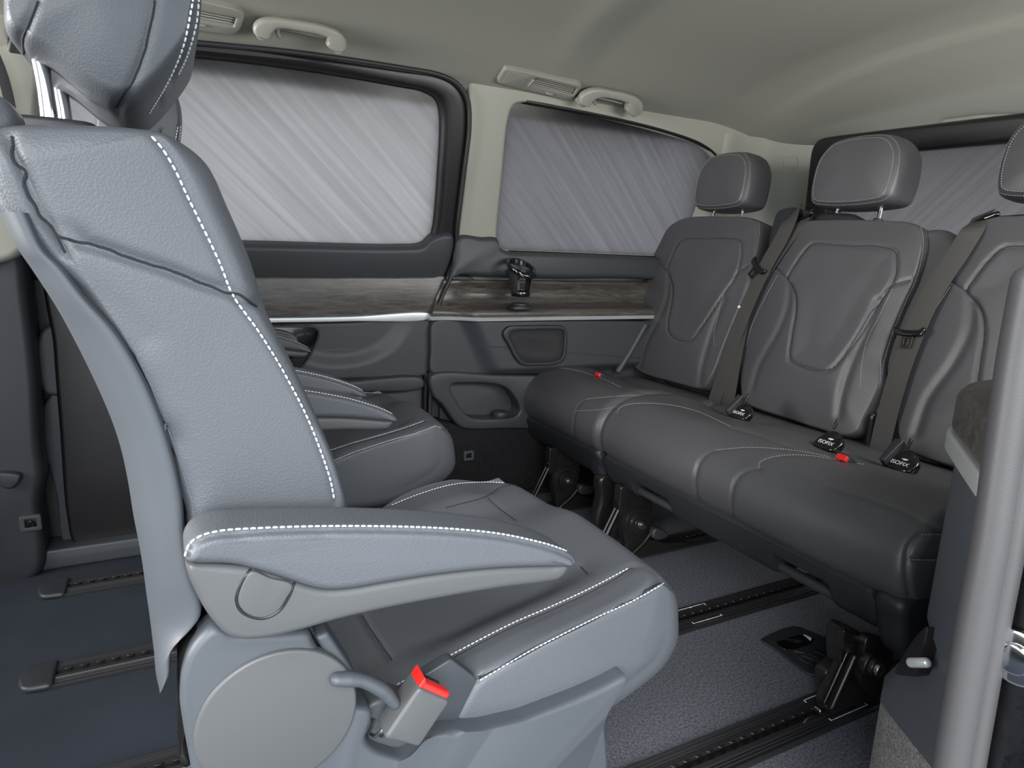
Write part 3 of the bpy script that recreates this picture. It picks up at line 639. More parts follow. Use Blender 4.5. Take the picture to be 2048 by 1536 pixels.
fseam, fn = cast(br, c(1, [(905, 790), (960, 850), (1040, 980), (1120, 1150), (1200, 1310), (1300, 1520)]) + [(474, 590), (520, 655), (570, 735), (620, 830), (650, 905), (668, 960), (676, 1003)])
rseam, rn = cast(br, c(1, [(40, 790), (80, 900), (140, 1030), (200, 1180), (260, 1290), (330, 1390), (370, 1480)]))
carve(br, [yoke, rseam], .005, .0045); carve(br, [fseam], .003, .004)
crease_lines(br, [yoke, rseam], rad=.0010)
sf, snn = cast(br, [(x - 7, y + 3) for x, y in c(1, [(905, 790), (960, 850), (1040, 980), (1120, 1150), (1200, 1310), (1300, 1520)]) + [(474, 590), (520, 655), (570, 735), (620, 830), (650, 905), (668, 960), (676, 1003)]])
[obj('backrest_stitching', stitches([s_l], .0042, .0012, .00085), 'thread', br) for s_l in [(sf, snn)]]
# soft folds in the leather near the shell
f1, _ = cast(br, c(8, [(535, 780), (560, 700), (540, 620), (500, 560)])); f2, _ = cast(br, c(8, [(400, 350), (470, 470), (500, 560)])); f3, _ = cast(br, c(8, [(250, 130), (340, 180), (420, 260)])); carve(br, [f1], .0035, .013); carve(br, [f2], .0025, .012); carve(br, [f3], .002, .012)

in_px = [(45, 425)] + c(8, [(120, 0), (170, 50), (240, 140), (330, 240), (400, 350), (460, 480), (500, 600), (530, 730), (545, 880), (565, 980), (588, 1040), (590, 1088), (560, 1130), (520, 1170), (502, 1200), (497, 1265), (489, 1282)])
out_px = [(5, 425)] + c(8, [(60, 0), (105, 70), (150, 140), (185, 200), (225, 275), (265, 355), (300, 430), (335, 515), (360, 595), (380, 690), (396, 790), (410, 860), (422, 930), (434, 1020), (444, 1090), (455, 1180), (466, 1255), (480, 1284)])
ni = 90; I_ = cr_interp([tuple(P(x, y, 1, YN - .012)) for x, y in in_px], False, ni)
O_ = cr_interp([tuple(P(x, y, 1, YN + .038)) for x, y in out_px], False, ni); rows = []
mir = lambda A_: np.stack([A_[:, 0], 2 * YC - A_[:, 1], A_[:, 2]], 1)
for i_ in range(ni):
    a_, b_ = I_[i_], O_[i_]; row = [a_ + np.array([.002, .010, 0]), a_ + np.array([.001, .002, 0])]
    for s_ in np.linspace(0, 1, 14): row.append(a_ + (b_ - a_) * s_ + np.array([-.2, -1, 0]) * .013 * math.sin(math.pi * min(1, s_)) ** .8)
    half = np.array(row); m_ = mir(half)[::-1]; yy_ = np.linspace(b_[1], 2 * YC - b_[1], 22)[1:-1]
    back = np.stack([b_[0] + .012 * np.sin(np.pi * (yy_ - b_[1]) / (2 * YC - 2 * b_[1])), yy_, np.full(20, b_[2])], 1); rows.append(np.vstack([half, back, m_]))
rows = np.array(rows); nv_ = rows.shape[1]
shell_ = obj('back_shell', (rows.reshape(-1, 3), [(i_ * nv_ + k_, (i_ + 1) * nv_ + k_, (i_ + 1) * nv_ + k_ + 1, i_ * nv_ + k_ + 1) for i_ in range(ni - 1) for k_ in range(nv_ - 1)]), 'plastic', seat, angle=70)
# headrest
hr_px = [(15, 0), (16, 51), (27, 84), (46, 112), (75, 142), (137, 183), (205, 238), (246, 256), (284, 255), (310, 236), (344, 198), (377, 140), (391, 100), (399, 51), (403, 0), (396, -80), (360, -170), (280, -230), (160, -250), (60, -210), (22, -120)]
hrB = cr_interp([tuple(to2(XZ, P(x, y, 1, .69 + .11 * float(sm((y - 40) / 170))))) for x, y in hr_px], True, 240)
hc = hrB.mean(0); hrA = hc + (hrB - hc) * .86
hd = obj('headrest', slab(hrB, XZ, .645, .885, steps=7, mid=4, cap='ring', kr=26, outA=hrA, rB=.05, b0=.012, b1=.012), 'leather', seat, angle=80)
l1, n1 = cast(hd, c(1, [(915, 2), (890, 130), (840, 330), (780, 480), (680, 650)])); l2, n2 = cast(hd, c(1, [(1130, -20), (1100, 150), (1060, 300), (980, 480), (870, 665)])); l3, n3 = cast(hd, c(1, [(1162, -20), (1148, 130), (1095, 320), (1040, 440)]))
l4, n4 = cast(hd, c(1, [(215, 0), (160, 140), (120, 250), (150, 370)])); l5, n5 = cast(hd, c(1, [(1147, -20), (1125, 140), (1080, 310), (1010, 460), (900, 650)]))
carve(hd, [l1, l4], .0028, .0035); carve(hd, [l5], .0035, .004); crease_lines(hd, [l1, l4], rad=.0008)
[obj('headrest_stitching', stitches([s_l], .0042, .0012, .0009), 'thread', hd) for s_l in [(l2, n2), (l3, n3)]]
for yy in (.705, .825):
    q = [P(x, y, 1, .705) for x, y in [(80, 120), (88, 160), (94, 200), (100, 262), (104, 300)]]
    q = [np.array([a[0], yy, a[2]]) for a in q]
    obj('headrest_post', tube(q, .0062, 20), 'chrome', seat)
q = P(102, 258, 1, .705); obj('post_sleeve', slab(cr_interp([(q[0] - .035, .68), (q[0] + .03, .68), (q[0] + .035, .705), (q[0] + .03, .73), (q[0] - .035, .73), (q[0] - .04, .705)], True, 60), XY, q[2] - .012, q[2] + .006, .004), 'dark_plastic', seat)
obj('belt_guide', slab(cr_interp([tuple(to2(XZ, P(x, y, 1, .56))) for x, y in [(-40, 180), (0, 190), (20, 215), (28, 250), (24, 285), (-10, 300), (-60, 290)]], True, 90), XZ, .56, .62, .014, cap='ring', kr=6, b0=.006), 'leather', seat)

# cushion
cB_px = c(4, [(900, 872), (1150, 745), (1350, 648), (1500, 580), (1650, 512), (1790, 442), (1830, 432), (1880, 460), (1915, 520), (1925, 600), (1920, 690), (1880, 760), (1780, 850), (1600, 965), (1300, 1070), (1050, 1120), (750, 1110), (560, 980), (520, 900), (650, 890)])
cA_px = c(4, [(900, 1000), (1225, 853), (1400, 745), (1500, 692), (1650, 618), (1800, 548), (1880, 512), (1905, 500), (1917, 530), (1922, 600), (1918, 690), (1880, 775), (1780, 860), (1600, 985), (1300, 1090), (1050, 1120), (750, 1110), (560, 1060), (540, 1020), (650, 1020)])
cB = cr_interp([tuple(to2(XZ, P(x, y, 1, YN + .05))) for x, y in cB_px], True, 320)
cA = cr_interp([tuple(to2(XZ, P(x, y, 1, YN + .002))) for x, y in cA_px], True, 320)
i0 = np.argmin(np.linalg.norm(cA - cB[0], axis=1))
cu = obj('cushion', slab(cB, XZ, YN + .002, 2 * YC - YN - .002, steps=8, mid=60, cap='ring', kr=20, outA=cA, rB=.048, b0=.004, b1=.004), 'leather', seat, angle=80)
V = get_v(cu); ya = np.abs(V[:, 1] - YC); top = sm((V[:, 2] - .33) / .05) * sm((V[:, 0] - .06) / .05)
V[:, 2] += top * (-.026 * (1 - sm((ya - .10) / .06)) * sm((.50 - V[:, 0]) / .12)); fs_ = sm((V[:, 1] - YC) / .1) * sm((V[:, 2] - .33) / .05); V[:, 2] += fs_ * (.016 * np.exp(-((V[:, 0] - .35) / .09)**2) - .016 * sm((V[:, 0] - .40) / .08)); V[:, 0] += .012 * (1 - (ya / HW)**2) * sm((V[:, 0] - .40) / .1); set_v(cu, V)
ub, un = cast(cu, c(4, [(900, 890), (1000, 840), (1150, 757), (1350, 655), (1500, 590), (1650, 520), (1800, 432)])); ub2, un2 = cast(cu, c(4, [(905, 883), (1000, 830), (1150, 748), (1350, 645), (1500, 580), (1650, 510), (1790, 436)]))
lb, ln = cast(cu, c(4, [(1225, 852), (1400, 748), (1500, 695), (1650, 620), (1800, 550), (1905, 487)])); lb2, ln2 = cast(cu, c(4, [(1228, 858), (1400, 756), (1500, 704), (1650, 629), (1800, 560), (1915, 495)]))
tr, tn = cast(cu, c(4, [(785, 610), (830, 680), (900, 782)])); tr2, _ = cast(cu, c(4, [(1600, 430), (1632, 462)])); fc, _ = cast(cu, c(4, [(1800, 430), (1850, 440), (1895, 475), (1918, 500)]))
fs, fsn = cast(cu, c(4, [(900, 205), (1000, 165), (1120, 130), (1230, 120), (1355, 124)])); fs2, _ = cast(cu, c(4, [(1355, 124), (1300, 140), (1250, 172), (1100, 215)])); fs3, _ = cast(cu, c(4, [(1255, 172), (1300, 215), (1365, 262)]))
bs, _ = cast(cu, c(4, [(770, 822), (900, 782), (1100, 700)]))
carve(cu, [lb, ub], .0035, .0045); carve(cu, [tr, tr2, fs3, fs2], .002, .003); carve(cu, [fc], .002, .003); carve(cu, [fs], .003, .004); crease_lines(cu, [lb, ub, tr, tr2, fs3, fs2], rad=.0007)
sbot, _ = cast(cu, c(4, [(1128, 770), (1225, 848)])); sbot2, _ = cast(cu, c(4, [(1225, 852), (1170, 950), (1122, 1050)])); carve(cu, [sbot, sbot2], .0025, .0035)

[obj('cushion_stitching', stitches([s_l], .004, .0012, .0007), 'thread', cu) for s_l in [(ub2, un2), (lb2, ln2), (fs - [0, 0, -.0], fsn)]]
obj('elastic_gusset', slab(straight([tuple(to2(XZ, P(x, y, 1, YN - .001))) for x, y in c(4, [(1000, 850), (1120, 775), (1218, 850), (1170, 950), (1120, 1048), (1050, 1030), (980, 960)])], 90, .004), XZ, YN - .0025, YN + .012, .002), 'wall_plastic', cu)

# armrest
def armrest(dy, pad_y=.478, disc=True):
    a = obj('armrest', slab(cr_interp([(x, z) for x, z in [tuple(to2(XZ, P(x, y, 1, pad_y))) for x, y in c(4, [(135, 426), (180, 428), (370, 444), (450, 466), (530, 492), (600, 514), (660, 524), (750, 519), (900, 493), (1100, 463), (1300, 443), (1500, 436), (1566, 436), (1560, 455), (1530, 485), (1480, 498), (1300, 522), (1100, 556), (900, 594), (700, 640), (560, 680), (450, 706), (350, 715), (295, 702), (255, 670), (205, 605), (165, 530), (140, 470)])]], True, 300), XZ, pad_y + dy, pad_y + .054 + dy, .006, cap='flat', spine=[tuple(to2(XZ, P(x, y, 1, pad_y))) for x, y in c(4, [(260, 520), (400, 590), (650, 575), (900, 540), (1200, 492), (1500, 462)])]), 'plastic_grey', seat)
    po_ = [tuple(to2(XZ, P(x, y, 1, pad_y))) for x, y in c(4, [(133, 420), (128, 395), (150, 352), (190, 322), (260, 304), (400, 294), (600, 287), (800, 286), (1000, 290), (1150, 298), (1300, 314), (1420, 338), (1510, 364), (1580, 400), (1592, 425), (1560, 437), (1500, 438), (1300, 445), (1100, 465), (900, 495), (750, 521), (660, 526), (600, 516), (530, 494), (450, 468), (370, 446), (280, 430), (180, 428)])]
    pad = obj('arm_pad', slab(cr_interp(po_, True, 320), XZ, pad_y - .003 + dy, pad_y + .057 + dy, .009, steps=8, mid=6, cap='flat', r1=.018, spine=[tuple(to2(XZ, P(x, y, 1, pad_y))) for x, y in c(4, [(190, 385), (400, 368), (560, 395), (700, 405), (900, 392), (1100, 382), (1300, 385), (1450, 402), (1540, 418)])]), 'leather', a, angle=80)
    return a, pad
arm, pad = armrest(0)
s1, m1 = cast(pad, c(4, [(136, 405), (150, 365), (190, 332), (260, 313), (400, 303), (600, 296), (800, 295), (1000, 299), (1150, 307), (1300, 323), (1420, 347), (1510, 373), (1575, 405), (1583, 425)])); s2, m2 = cast(pad, c(4, [(131, 396), (146, 352), (188, 321), (260, 302), (400, 292), (600, 285), (800, 284), (1000, 288), (1150, 296), (1300, 312), (1420, 336), (1510, 361), (1582, 396), (1592, 420)]))
carve(pad, [s1], .0022, .0028); w1, _ = cast(pad, c(4, [(330, 330), (370, 400)])); w2_, _ = cast(pad, c(4, [(640, 360), (700, 420)])); carve(pad, [w1, w2_], .0015, .01)
stch = stitches([(s2, m2)], .0040, .0011, .00078); obj('arm_stitching', stch, 'thread', pad)
dl, _ = cast(arm, c(4, [(373, 448), (338, 500), (322, 560), (340, 600), (385, 624), (430, 626), (480, 600), (515, 550), (536, 498)]))
Vd = np.array([d for d in dl]);
obj('pivot_cap', slab(cr_interp([tuple(to2(XZ, P(x, y, 1, .478))) for x, y in c(4, [(377, 452), (342, 502), (327, 560), (345, 597), (388, 620), (430, 621), (476, 597), (510, 549), (530, 502), (450, 476)])], True, 120), XZ, .4765, .49, .0016), 'plastic_grey', arm)
gp = np.vstack([Vd]); obj('pivot_groove', tube([p + np.array([0, .0004, 0]) for p in gp], .0013, 8, smooth=True, m=90), 'black', arm)
arm2, pad2 = armrest(.552)
v, f = stch; obj('arm_stitching', (v + np.array([0, .552, 0]), f), 'thread', pad2)

# pedestal and its side cover
SY = .522
sh_pts = [tuple(to2(XZ, P(x, y, 1, SY))) for x, y in c(4, [(240, 655), (180, 710), (140, 765), (115, 850), (110, 950), (125, 1050), (150, 1184), (175, 1350)])]
e_ = sh_pts[-1]; sh_pts += [(e_[0] + .006, .24), (.04, .12), (.06, .03), (.40, .03), (.405, .12)]
r_ = [tuple(to2(XZ, P(x, y, 1, SY))) for x, y in c(4, [(1712, 1184), (1700, 1020), (1715, 960), (1760, 880), (1785, 838), (1700, 885), (1600, 930), (1400, 1008), (1250, 1044), (1110, 1056), (1055, 1065), (1000, 1130), (940, 1158), (850, 1132), (812, 1102), (806, 1078), (833, 1002), (828, 972), (780, 966), (755, 940), (740, 890), (650, 785), (608, 712), (598, 680), (450, 690), (300, 690)])]
sh_pts += r_
sc_ = straight(sh_pts, 420, .006)
base = obj('side_cover', slab(sc_, XZ, SY, SY + .034, .007, steps=4, cap='flat', spine=[(.04, .40), (.05, .15), (.36, .15), (.40, .27)]), 'plastic', seat)
for nm, cx, cy, rr in (('cover_boss', 558, 1437, .066),):
    pc_ = P(cx, cy, 1, SY); a = np.linspace(0, 2 * np.pi, 120, endpoint=False)
    o_ = np.stack([pc_[0] + rr * np.cos(a), pc_[2] + rr * .98 * np.sin(a)], 1); zt = o_[:, 1]; 
    obj(nm, slab(o_, XZ, SY - .0035, SY + .01, .003), 'plastic_grey', base)
cupl = [tuple(to2(XZ, P(x, y, 1, SY + .02))) for x, y in c(4, [(790, 975), (835, 1000), (806, 1070), (800, 1100), (850, 1140), (940, 1170), (1010, 1140), (1065, 1070), (1000, 960), (850, 930)])]
obj('buckle_well', slab(cr_interp(cupl, True, 120), XZ, SY + .018, SY + .05, .004), 'plastic', base)
obj('pedestal', [box(.02, .40, .60, .93, .03, .24, .012), box(.05, .44, .57, .96, .225, .30, .012), box(-.02, .42, .60, .68, .0, .035, .006), box(-.02, .42, .85, .93, .0, .035, .006)], 'dark_plastic', seat)
obj('side_cover', slab(sc_, XZ, 2 * YC - SY - .034, 2 * YC - SY, .007, steps=4, cap='flat', spine=[(.04, .40), (.05, .15), (.36, .15), (.40, .27)]), 'plastic', seat)
# recliner housing between shell and cover, latch strap, lever, buckle
obj('recliner_housing', slab(cr_interp([tuple(to2(XZ, P(x, y, 1, SY + .015))) for x, y in c(4, [(105, 900), (110, 770), (160, 690), (230, 650), (260, 680), (200, 760), (150, 860), (140, 1000), (150, 1184), (120, 1184)])], True, 120), XZ, SY + .012, SY + .08, .008), 'metal', seat)
obj('cushion_strap', slab(straight([tuple(to2(XZ, P(x, y, 1, SY + .02))) for x, y in c(4, [(605, 665), (650, 645), (760, 815), (690, 828)])], 80, .003), XZ, SY + .005, SY + .045, .004), 'plastic', seat)
lv = [P(x, y, 1, SY - .006) for x, y in c(14, [(330, 720), (480, 720), (560, 730), (660, 770), (760, 830), (860, 940)])]
lever = obj('fold_lever', tube(lv, [.0075, .0085, .0075, .0078, .0082, .0078, .0066], 18, flat=.8, m=50), 'plastic', seat)
# buckle
bk_o = P(*c(14, [(1085, 690)])[0], 1, SY - .012)
bp = lambda x, y, d=0.0: P(*c(14, [(x, y)])[0], 1, SY - .020)
tl, tr_, br_, bl_ = bp(1090, 800), bp(1372, 925), bp(1010, 1330), bp(750, 1215)
uu = (tr_ - tl); wdt = np.linalg.norm(uu); uu /= wdt; vv = tl - bl_; vv -= uu * (vv @ uu); hgt = np.linalg.norm(vv); vv /= hgt
bl_ = tl - vv * hgt
BF = (bl_, uu, vv, np.array([0, 1., 0]))
bko = straight([(0.0, -.004), (wdt, .0), (wdt, hgt), (0, hgt)], 80, .003)
buck = obj('belt_buckle', slab(bko, BF, 0, .028, .0035), 'plastic_grey', seat); buck['label'] = 'dark grey belt buckle'
rb_ = obj('release_button', slab(straight([(.002, hgt - .008), (wdt - .002, hgt - .008), (wdt - .002, hgt + .005), (.002, hgt + .005)], 60, .002), BF, .003, .016, .0025), 'red', buck); rb_['label'] = 'red release button'
obj('button_side', slab(straight([(.001, hgt - .006), (.008, hgt - .006), (.005, hgt + .006), (.001, hgt + .009)], 40, .001), BF, .003, .026, .001), 'red', buck)
obj('buckle_slot', slab(straight([(.008, hgt - .004), (wdt - .006, hgt - .004), (wdt - .006, hgt + .0035), (.008, hgt + .0035)], 40, .001), BF, .016, .025, .001), 'black', buck)
cab = []
for x0 in (760, 830):
    cab.append(tube([bp(x0 + 50, 1240) + [0, .012, 0], bp(x0 + 10, 1300) + [0, .014, 0], bp(x0 - 20, 1370) + [0, .02, 0], bp(x0 - 30, 1420) + [0, .03, 0]], .0018, 10))
obj('buckle_cable', cab, 'grey_metal', seat)

# the second seat: same kind, beside the far wall
seat2 = copy_tree(seat, (0.0, .745, 0))
for ch in [q for q in bpy.data.objects if q.parent == seat2 and q.name.startswith('side_cover')]:
    if min(v.co.y for v in ch.data.vertices) < YC:
        for g_ in list(ch.children): bpy.data.objects.remove(g_)
        bpy.data.objects.remove(ch)
seat2['label'] = 'rear-facing leather seat by the far side door, mostly hidden behind the foreground seat'

# ------------------------------------------------------------------ rear seats
BS = .25                                             # slope of the backrest plane dx/dz
BN = np.array([1, 0, -BS]) / math.hypot(1, BS); BU = np.array([BS, 0, 1.]) / math.hypot(1, BS); B0 = np.array([1.43, 0, .40])
BFR = (B0, np.array([0, 1., 0]), BU, BN)
def b2(pts, off=0): return [tuple(to2(BFR, PP(x, y, B0 + BN * off, BN))) for x, y in pts]
def prep(pts, n=60, sp_=False): return cr_interp(pts, sp_, n)
def cushion_piece(y0, y1, notch=()):
    prof = [(1.03, .262), (1.0, .285), (.987, .32), (.990, .35), (1.003, .378), (1.03, .405), (1.07, .424), (1.13, .432), (1.22, .425), (1.29, .404), (1.325, .384), (1.345, .378), (1.37, .384), (1.42, .384), (1.48, .37), (1.51, .33), (1.49, .27), (1.40, .25), (1.2, .25)]
    o = cr_interp(prof, True, 260)
    mid_ = max(20, int((y1 - y0) / .006))
    sp_ = [(1.07, .34), (1.45, .32)]
    return slab(o, XZ, y0, y1, .028, steps=14, mid=mid_, cap='ring', kr=14, b0=.004, b1=.004, spine=sp_)
def crest(o, ctrs, hw, px=.012):
    """each place is dished slightly between raised sides"""
    V = get_v(o); t = np.zeros(len(V))
    for cy in ctrs: t = np.maximum(t, np.clip(1 - ((V[:, 1] - cy) / hw)**2, 0, 1))
    m_ = sm((V[:, 0] - 1.06) / .12) * sm((1.40 - V[:, 0]) / .08) * sm((V[:, 2] - .34) / .04); V[:, 2] -= px * t * m_
    V[:, 0] -= .006 * t * sm((1.06 - V[:, 0]) / .05); set_v(o, V)
def fascia(y0, y1, notches=(), zb=.188, n=150):
    rings = []
    for y in np.r_[y0, y0 + .006, np.linspace(y0 + .012, y1 - .012, n), y1 - .006, y1]:
        e = min(y - y0, y1 - y); k = 1 - .5 * max(0, 1 - e / .012)**2
        nt = max([0] + [float(sm((y - a + .012) / .012) * sm((b + .012 - y) / .012)) for a, b in notches]); z = zb + .032 * nt
        s = straight([(1.004, .276), (1.0, .262), (1.008, .240), (1.022, z + .022), (1.034, z + .006), (1.052, z), (1.30, z + .01), (1.42, .21), (1.46, .27), (1.2, .285)], 70, .008)
        cc = s.mean(0); s = cc + (s - cc) * np.array([1 - (1 - k) * .05, k]); rings.append(np.c_[s[:, 0], np.full(70, y), s[:, 1]])
    return loft(rings)
def leg(par, y, xo, strut=True):
    """seat leg: pivot plate with round boss and bolt, slanted strut, catch lever"""
    lg = obj('leg', slab(cr_interp([(xo - .030, .21), (xo + .03, .21), (xo + .055, .15), (xo + .052, .09), (xo + .035, .055), (xo + .10, .030), (xo + .20, .012), (xo - .01, .012), (xo - .03, .06), (xo - .042, .12)], True, 120), XZ, y, y + .028, .006), 'dark_metal', par)
    obj('pivot_boss', [cyl((xo + .005, y + .004, .105), (xo + .005, y - .006, .105), .043), cyl((xo + .005, y, .105), (xo + .005, y - .013, .105), .030), cyl((xo + .005, y, .105), (xo + .005, y - .016, .105), .019)], 'dark_metal', lg)
    obj('bolt', [cyl((xo + .005, y - .014, .105), (xo + .005, y - .021, .105), .012), cyl((xo + .005, y - .016, .105), (xo + .005, y - .030, .105), .0075, 6)], 'grey_metal', lg)
    obj('upright_bracket', [box(xo - .062, xo - .030, y - .006, y + .022, .135, .215, .003)], 'dark_metal', lg)
    obj('rivet', cyl((xo - .062, y + .004, .165), (xo - .066, y + .004, .165), .008), 'metal', lg)
    obj('strut', [tube([(xo - .060, y + .000, .15), (xo - .095, y - .002, .085), (xo - .125, y - .002, .03)], .0062, 12), tube([(xo - .060, y + .014, .15), (xo - .095, y + .012, .085), (xo - .125, y + .012, .03)], .0048, 12)], 'metal', lg)
    lv_ = obj('catch_lever', tube([(xo + .045, y - .012, .075), (xo + .02, y - .014, .05), (xo - .02, y - .014, .022)], .0065, 12), 'metal', lg)
    obj('lever_knob', slab(cr_interp([(xo + .040, .068), (xo + .045, .09), (xo + .065, .088), (xo + .09, .072), (xo + .092, .060), (xo + .06, .056)], True, 60), XZ, y - .028, y - .004, .006), 'grip', lv_)
    return lg
def headrest_at(par, yc, zb=.938, xb=1.600, W=.116, stitch_px=None):
    """pillow headrest facing forward"""
    fr_ = (np.array([xb, yc, zb]), np.array([0, 1., 0]), np.array([.12, 0, .993]), np.array([.993, 0, -.12]))
    o = cr_interp([(-W, .03), (-W * .93, .008), (-W * .5, -.003), (W * .5, -.003), (W * .93, .008), (W, .03), (W * 1.02, .09), (W * .95, .13), (W * .72, .163), (W * .4, .174), (-W * .4, .174), (-W * .72, .163), (-W * .95, .13), (-W * 1.02, .09)], True, 220)
    cc = o.mean(0); oa = cc + (o - cc) * .84
    h = obj('headrest', slab(o, fr_, -.055, .055, steps=7, mid=4, cap='ring', kr=18, outA=oa, rB=.045, b0=.007, b1=.006), 'leather_soft', par, angle=80)
    V = get_v(h); V0 = V.copy()
    for s, k in ((.90, 0), (.985, 1)):
        pts = cc + (o - cc) * (s * .95); i0 = np.argmin(np.linalg.norm(pts - (np.array([W * .4, .174]) * .95), axis=1))
        # loop on the front face, open at the far side
        p3 = [fr_[0] + a * fr_[1] + b * fr_[2] for a, b in pts]; hits = []; nn = []
        T = BVHTree.FromPolygons([tuple(v) for v in V0], [tuple(p.vertices) for p in h.data.polygons])
        for q in p3:
            r_ = T.ray_cast(Vector(q - fr_[3] * .2), Vector(fr_[3]))
            if r_[0] is not None: hits.append(np.array(r_[0])); nn.append(np.array(r_[1]))
        hits.append(hits[0]); nn.append(nn[0])
        if k == 0: la = (np.array(hits), np.array(nn))
        else: lb_ = (np.array(hits), np.array(nn))
    mid_l = ((la[0] + lb_[0]) / 2); carve(h, [mid_l], .0022, .0028)
    # gusset seam round the side
    gl = [fr_[0] + a * fr_[1] * 1.0 + b * fr_[2] + fr_[3] * .022 for a, b in o]; gl.append(gl[0]); carve(h, [np.array(gl)], .002, .0028)
    [obj('headrest_stitching', stitches([s_l], .0032, .0022, .00055), 'thread_dim', h) for s_l in [la, lb_]]
    for s in (-1, 1):
        obj('headrest_post', tube([(xb + .006, yc + s * .062, zb + .02), (xb, yc + s * .062, zb - .02), (xb - .008, yc + s * .062, zb - .055)], .0055, 16), 'chrome', par)
        obj('post_sleeve', cyl((xb - .003, yc + s * .062, zb - .036), (xb - .001, yc + s * .062, zb - .029), .012), 'dark_plastic', par)
    return h
def backrest_at(par, outline_px=None, outl=None, panel=None, name='backrest'):
    o = cr_interp(b2(outline_px), True, 300) if outl is None else outl
    cc = o.mean(0); A_ = cc + (o - cc) * np.array([.955, .975])
    b = obj(name, slab(o, BFR, -.012, .092, steps=6, mid=6, cap='ring', kr=44, outA=A_, rB=.030, b0=.016, b1=.004), 'leather_soft', par, angle=80)
    return b, o
B2 = c(3, [(1000, 588), (1080, 579), (1250, 577), (1400, 582), (1500, 590), (1552, 615), (1578, 680), (1562, 780), (1530, 880), (1468, 1010), (1412, 1150), (1378, 1270), (1372, 1380)]) + c(7, [(1880, 500), (1855, 556), (1790, 578), (1650, 541), (1450, 476), (1290, 420), (1250, 390), (1238, 330), (1238, 270)]) + c(3, [(692, 1180), (712, 1050), (760, 920), (815, 800), (870, 715), (930, 640)])
B1 = c(3, [(370, 590), (430, 567), (600, 562), (730, 568), (772, 590), (778, 660), (768, 740), (745, 830), (722, 920), (690, 1010), (640, 1130), (600, 1230), (575, 1300)]) + c(7, [(1070, 320), (1040, 332), (900, 300), (720, 243), (680, 205), (662, 130)]) + c(3, [(146, 1200), (152, 1060), (182, 950), (226, 830), (262, 755), (295, 690), (330, 625)])
single = thing('passenger_seat', 'single rear seat beside the far wall, left of the double bench', 'seat', (1.2, 1.60, 0))
bench = thing('rear_bench', 'double rear bench seat nearest the open door, right of the single seat', 'bench', (1.2, .96, 0))
k1, o1 = backrest_at(single, B1); k2, o2 = backrest_at(bench, B2); k3, o3 = backrest_at(bench, outl=o2 + np.array([-.462, 0.0]))
PAN2 = c(3, [(1020, 697), (1060, 693), (1200, 699), (1380, 712), (1415, 724), (1430, 755), (1426, 840), (1405, 890), (1375, 935), (1320, 1010), (1250, 1130), (1170, 1240), (1115, 1298), (1060, 1308), (960, 1285), (920, 1262), (912, 1228), (925, 1130), (944, 1010), (938, 930), (902, 866), (930, 810), (965, 755)])
PAN1 = c(3, [(410, 669), (520, 667), (650, 670), (680, 682), (684, 730), (672, 800), (650, 860), (600, 930), (540, 1020), (480, 1110), (440, 1160), (400, 1165), (350, 1148), (328, 1118), (326, 1070), (346, 960), (346, 890), (322, 828), (340, 770), (375, 695)])
def hits2(o, px, closed=False): h, n_ = cast(o, px, closed=closed); return h, n_
def style(o, panel_px, creases, seams, stitch, dim='thread_dim', soft=()):
    h, _ = cast(o, panel_px, closed=True); p2 = to2(BFR, h); res = [h]
    S = [cast(o, q)[0] for q in seams]; C_ = [cast(o, q)[0] for q in creases]; ST = [cast(o, q) for q in stitch]
    recess(o, BFR, p2, .004, .06); carve(o, [np.vstack([h, h[:1]])], .0055, .0036); carve(o, S, .0034, .0034); carve(o, C_, .0042, .011); crease_lines(o, [np.vstack([h, h[:2]])] + S[:2], rad=.0007)
    [obj('backrest_stitching', stitches([s_l], .0032, .0020, .00058), dim, o) for s_l in ST if len(s_l[0]) > 3]; return h, S, C_, ST
sd2 = style(k2, PAN2, [c(3, [(915, 900), (900, 1010), (850, 1130), (770, 1270), (730, 1400)]), c(3, [(1340, 970), (1300, 1080), (1230, 1230), (1170, 1400), (1150, 1520)])],
      [c(3, [(835, 800), (868, 830), (904, 868)]), c(3, [(1375, 932), (1400, 900), (1470, 875), (1530, 862), (1575, 845)]), c(3, [(1560, 612), (1570, 700), (1545, 820), (1530, 862), (1475, 990), (1420, 1110), (1370, 1260)])],
      [c(3, [(857, 848), (800, 950), (745, 1060), (720, 1130), (708, 1190)]), c(3, [(1412, 912), (1350, 1040), (1290, 1160), (1265, 1270), (1256, 1395)]), c(3, [(1548, 610), (1562, 680), (1550, 780), (1524, 870), (1465, 1000), (1408, 1140), (1370, 1270), (1362, 1330)])])
sd1 = style(k1, PAN1, [c(3, [(330, 850), (320, 960), (280, 1060), (220, 1180), (195, 1280)]), c(3, [(600, 960), (560, 1060), (520, 1180), (490, 1290), (480, 1370)])],
      [c(3, [(262, 760), (290, 795), (322, 828)]), c(3, [(650, 850), (690, 815), (722, 795)])],
      [c(3, [(277, 798), (225, 900), (180, 1010), (160, 1100)]), c(3, [(652, 840), (600, 930), (565, 1060), (550, 1130), (552, 1190)]), c(3, [(765, 590), (770, 640), (763, 690), (752, 745)])])
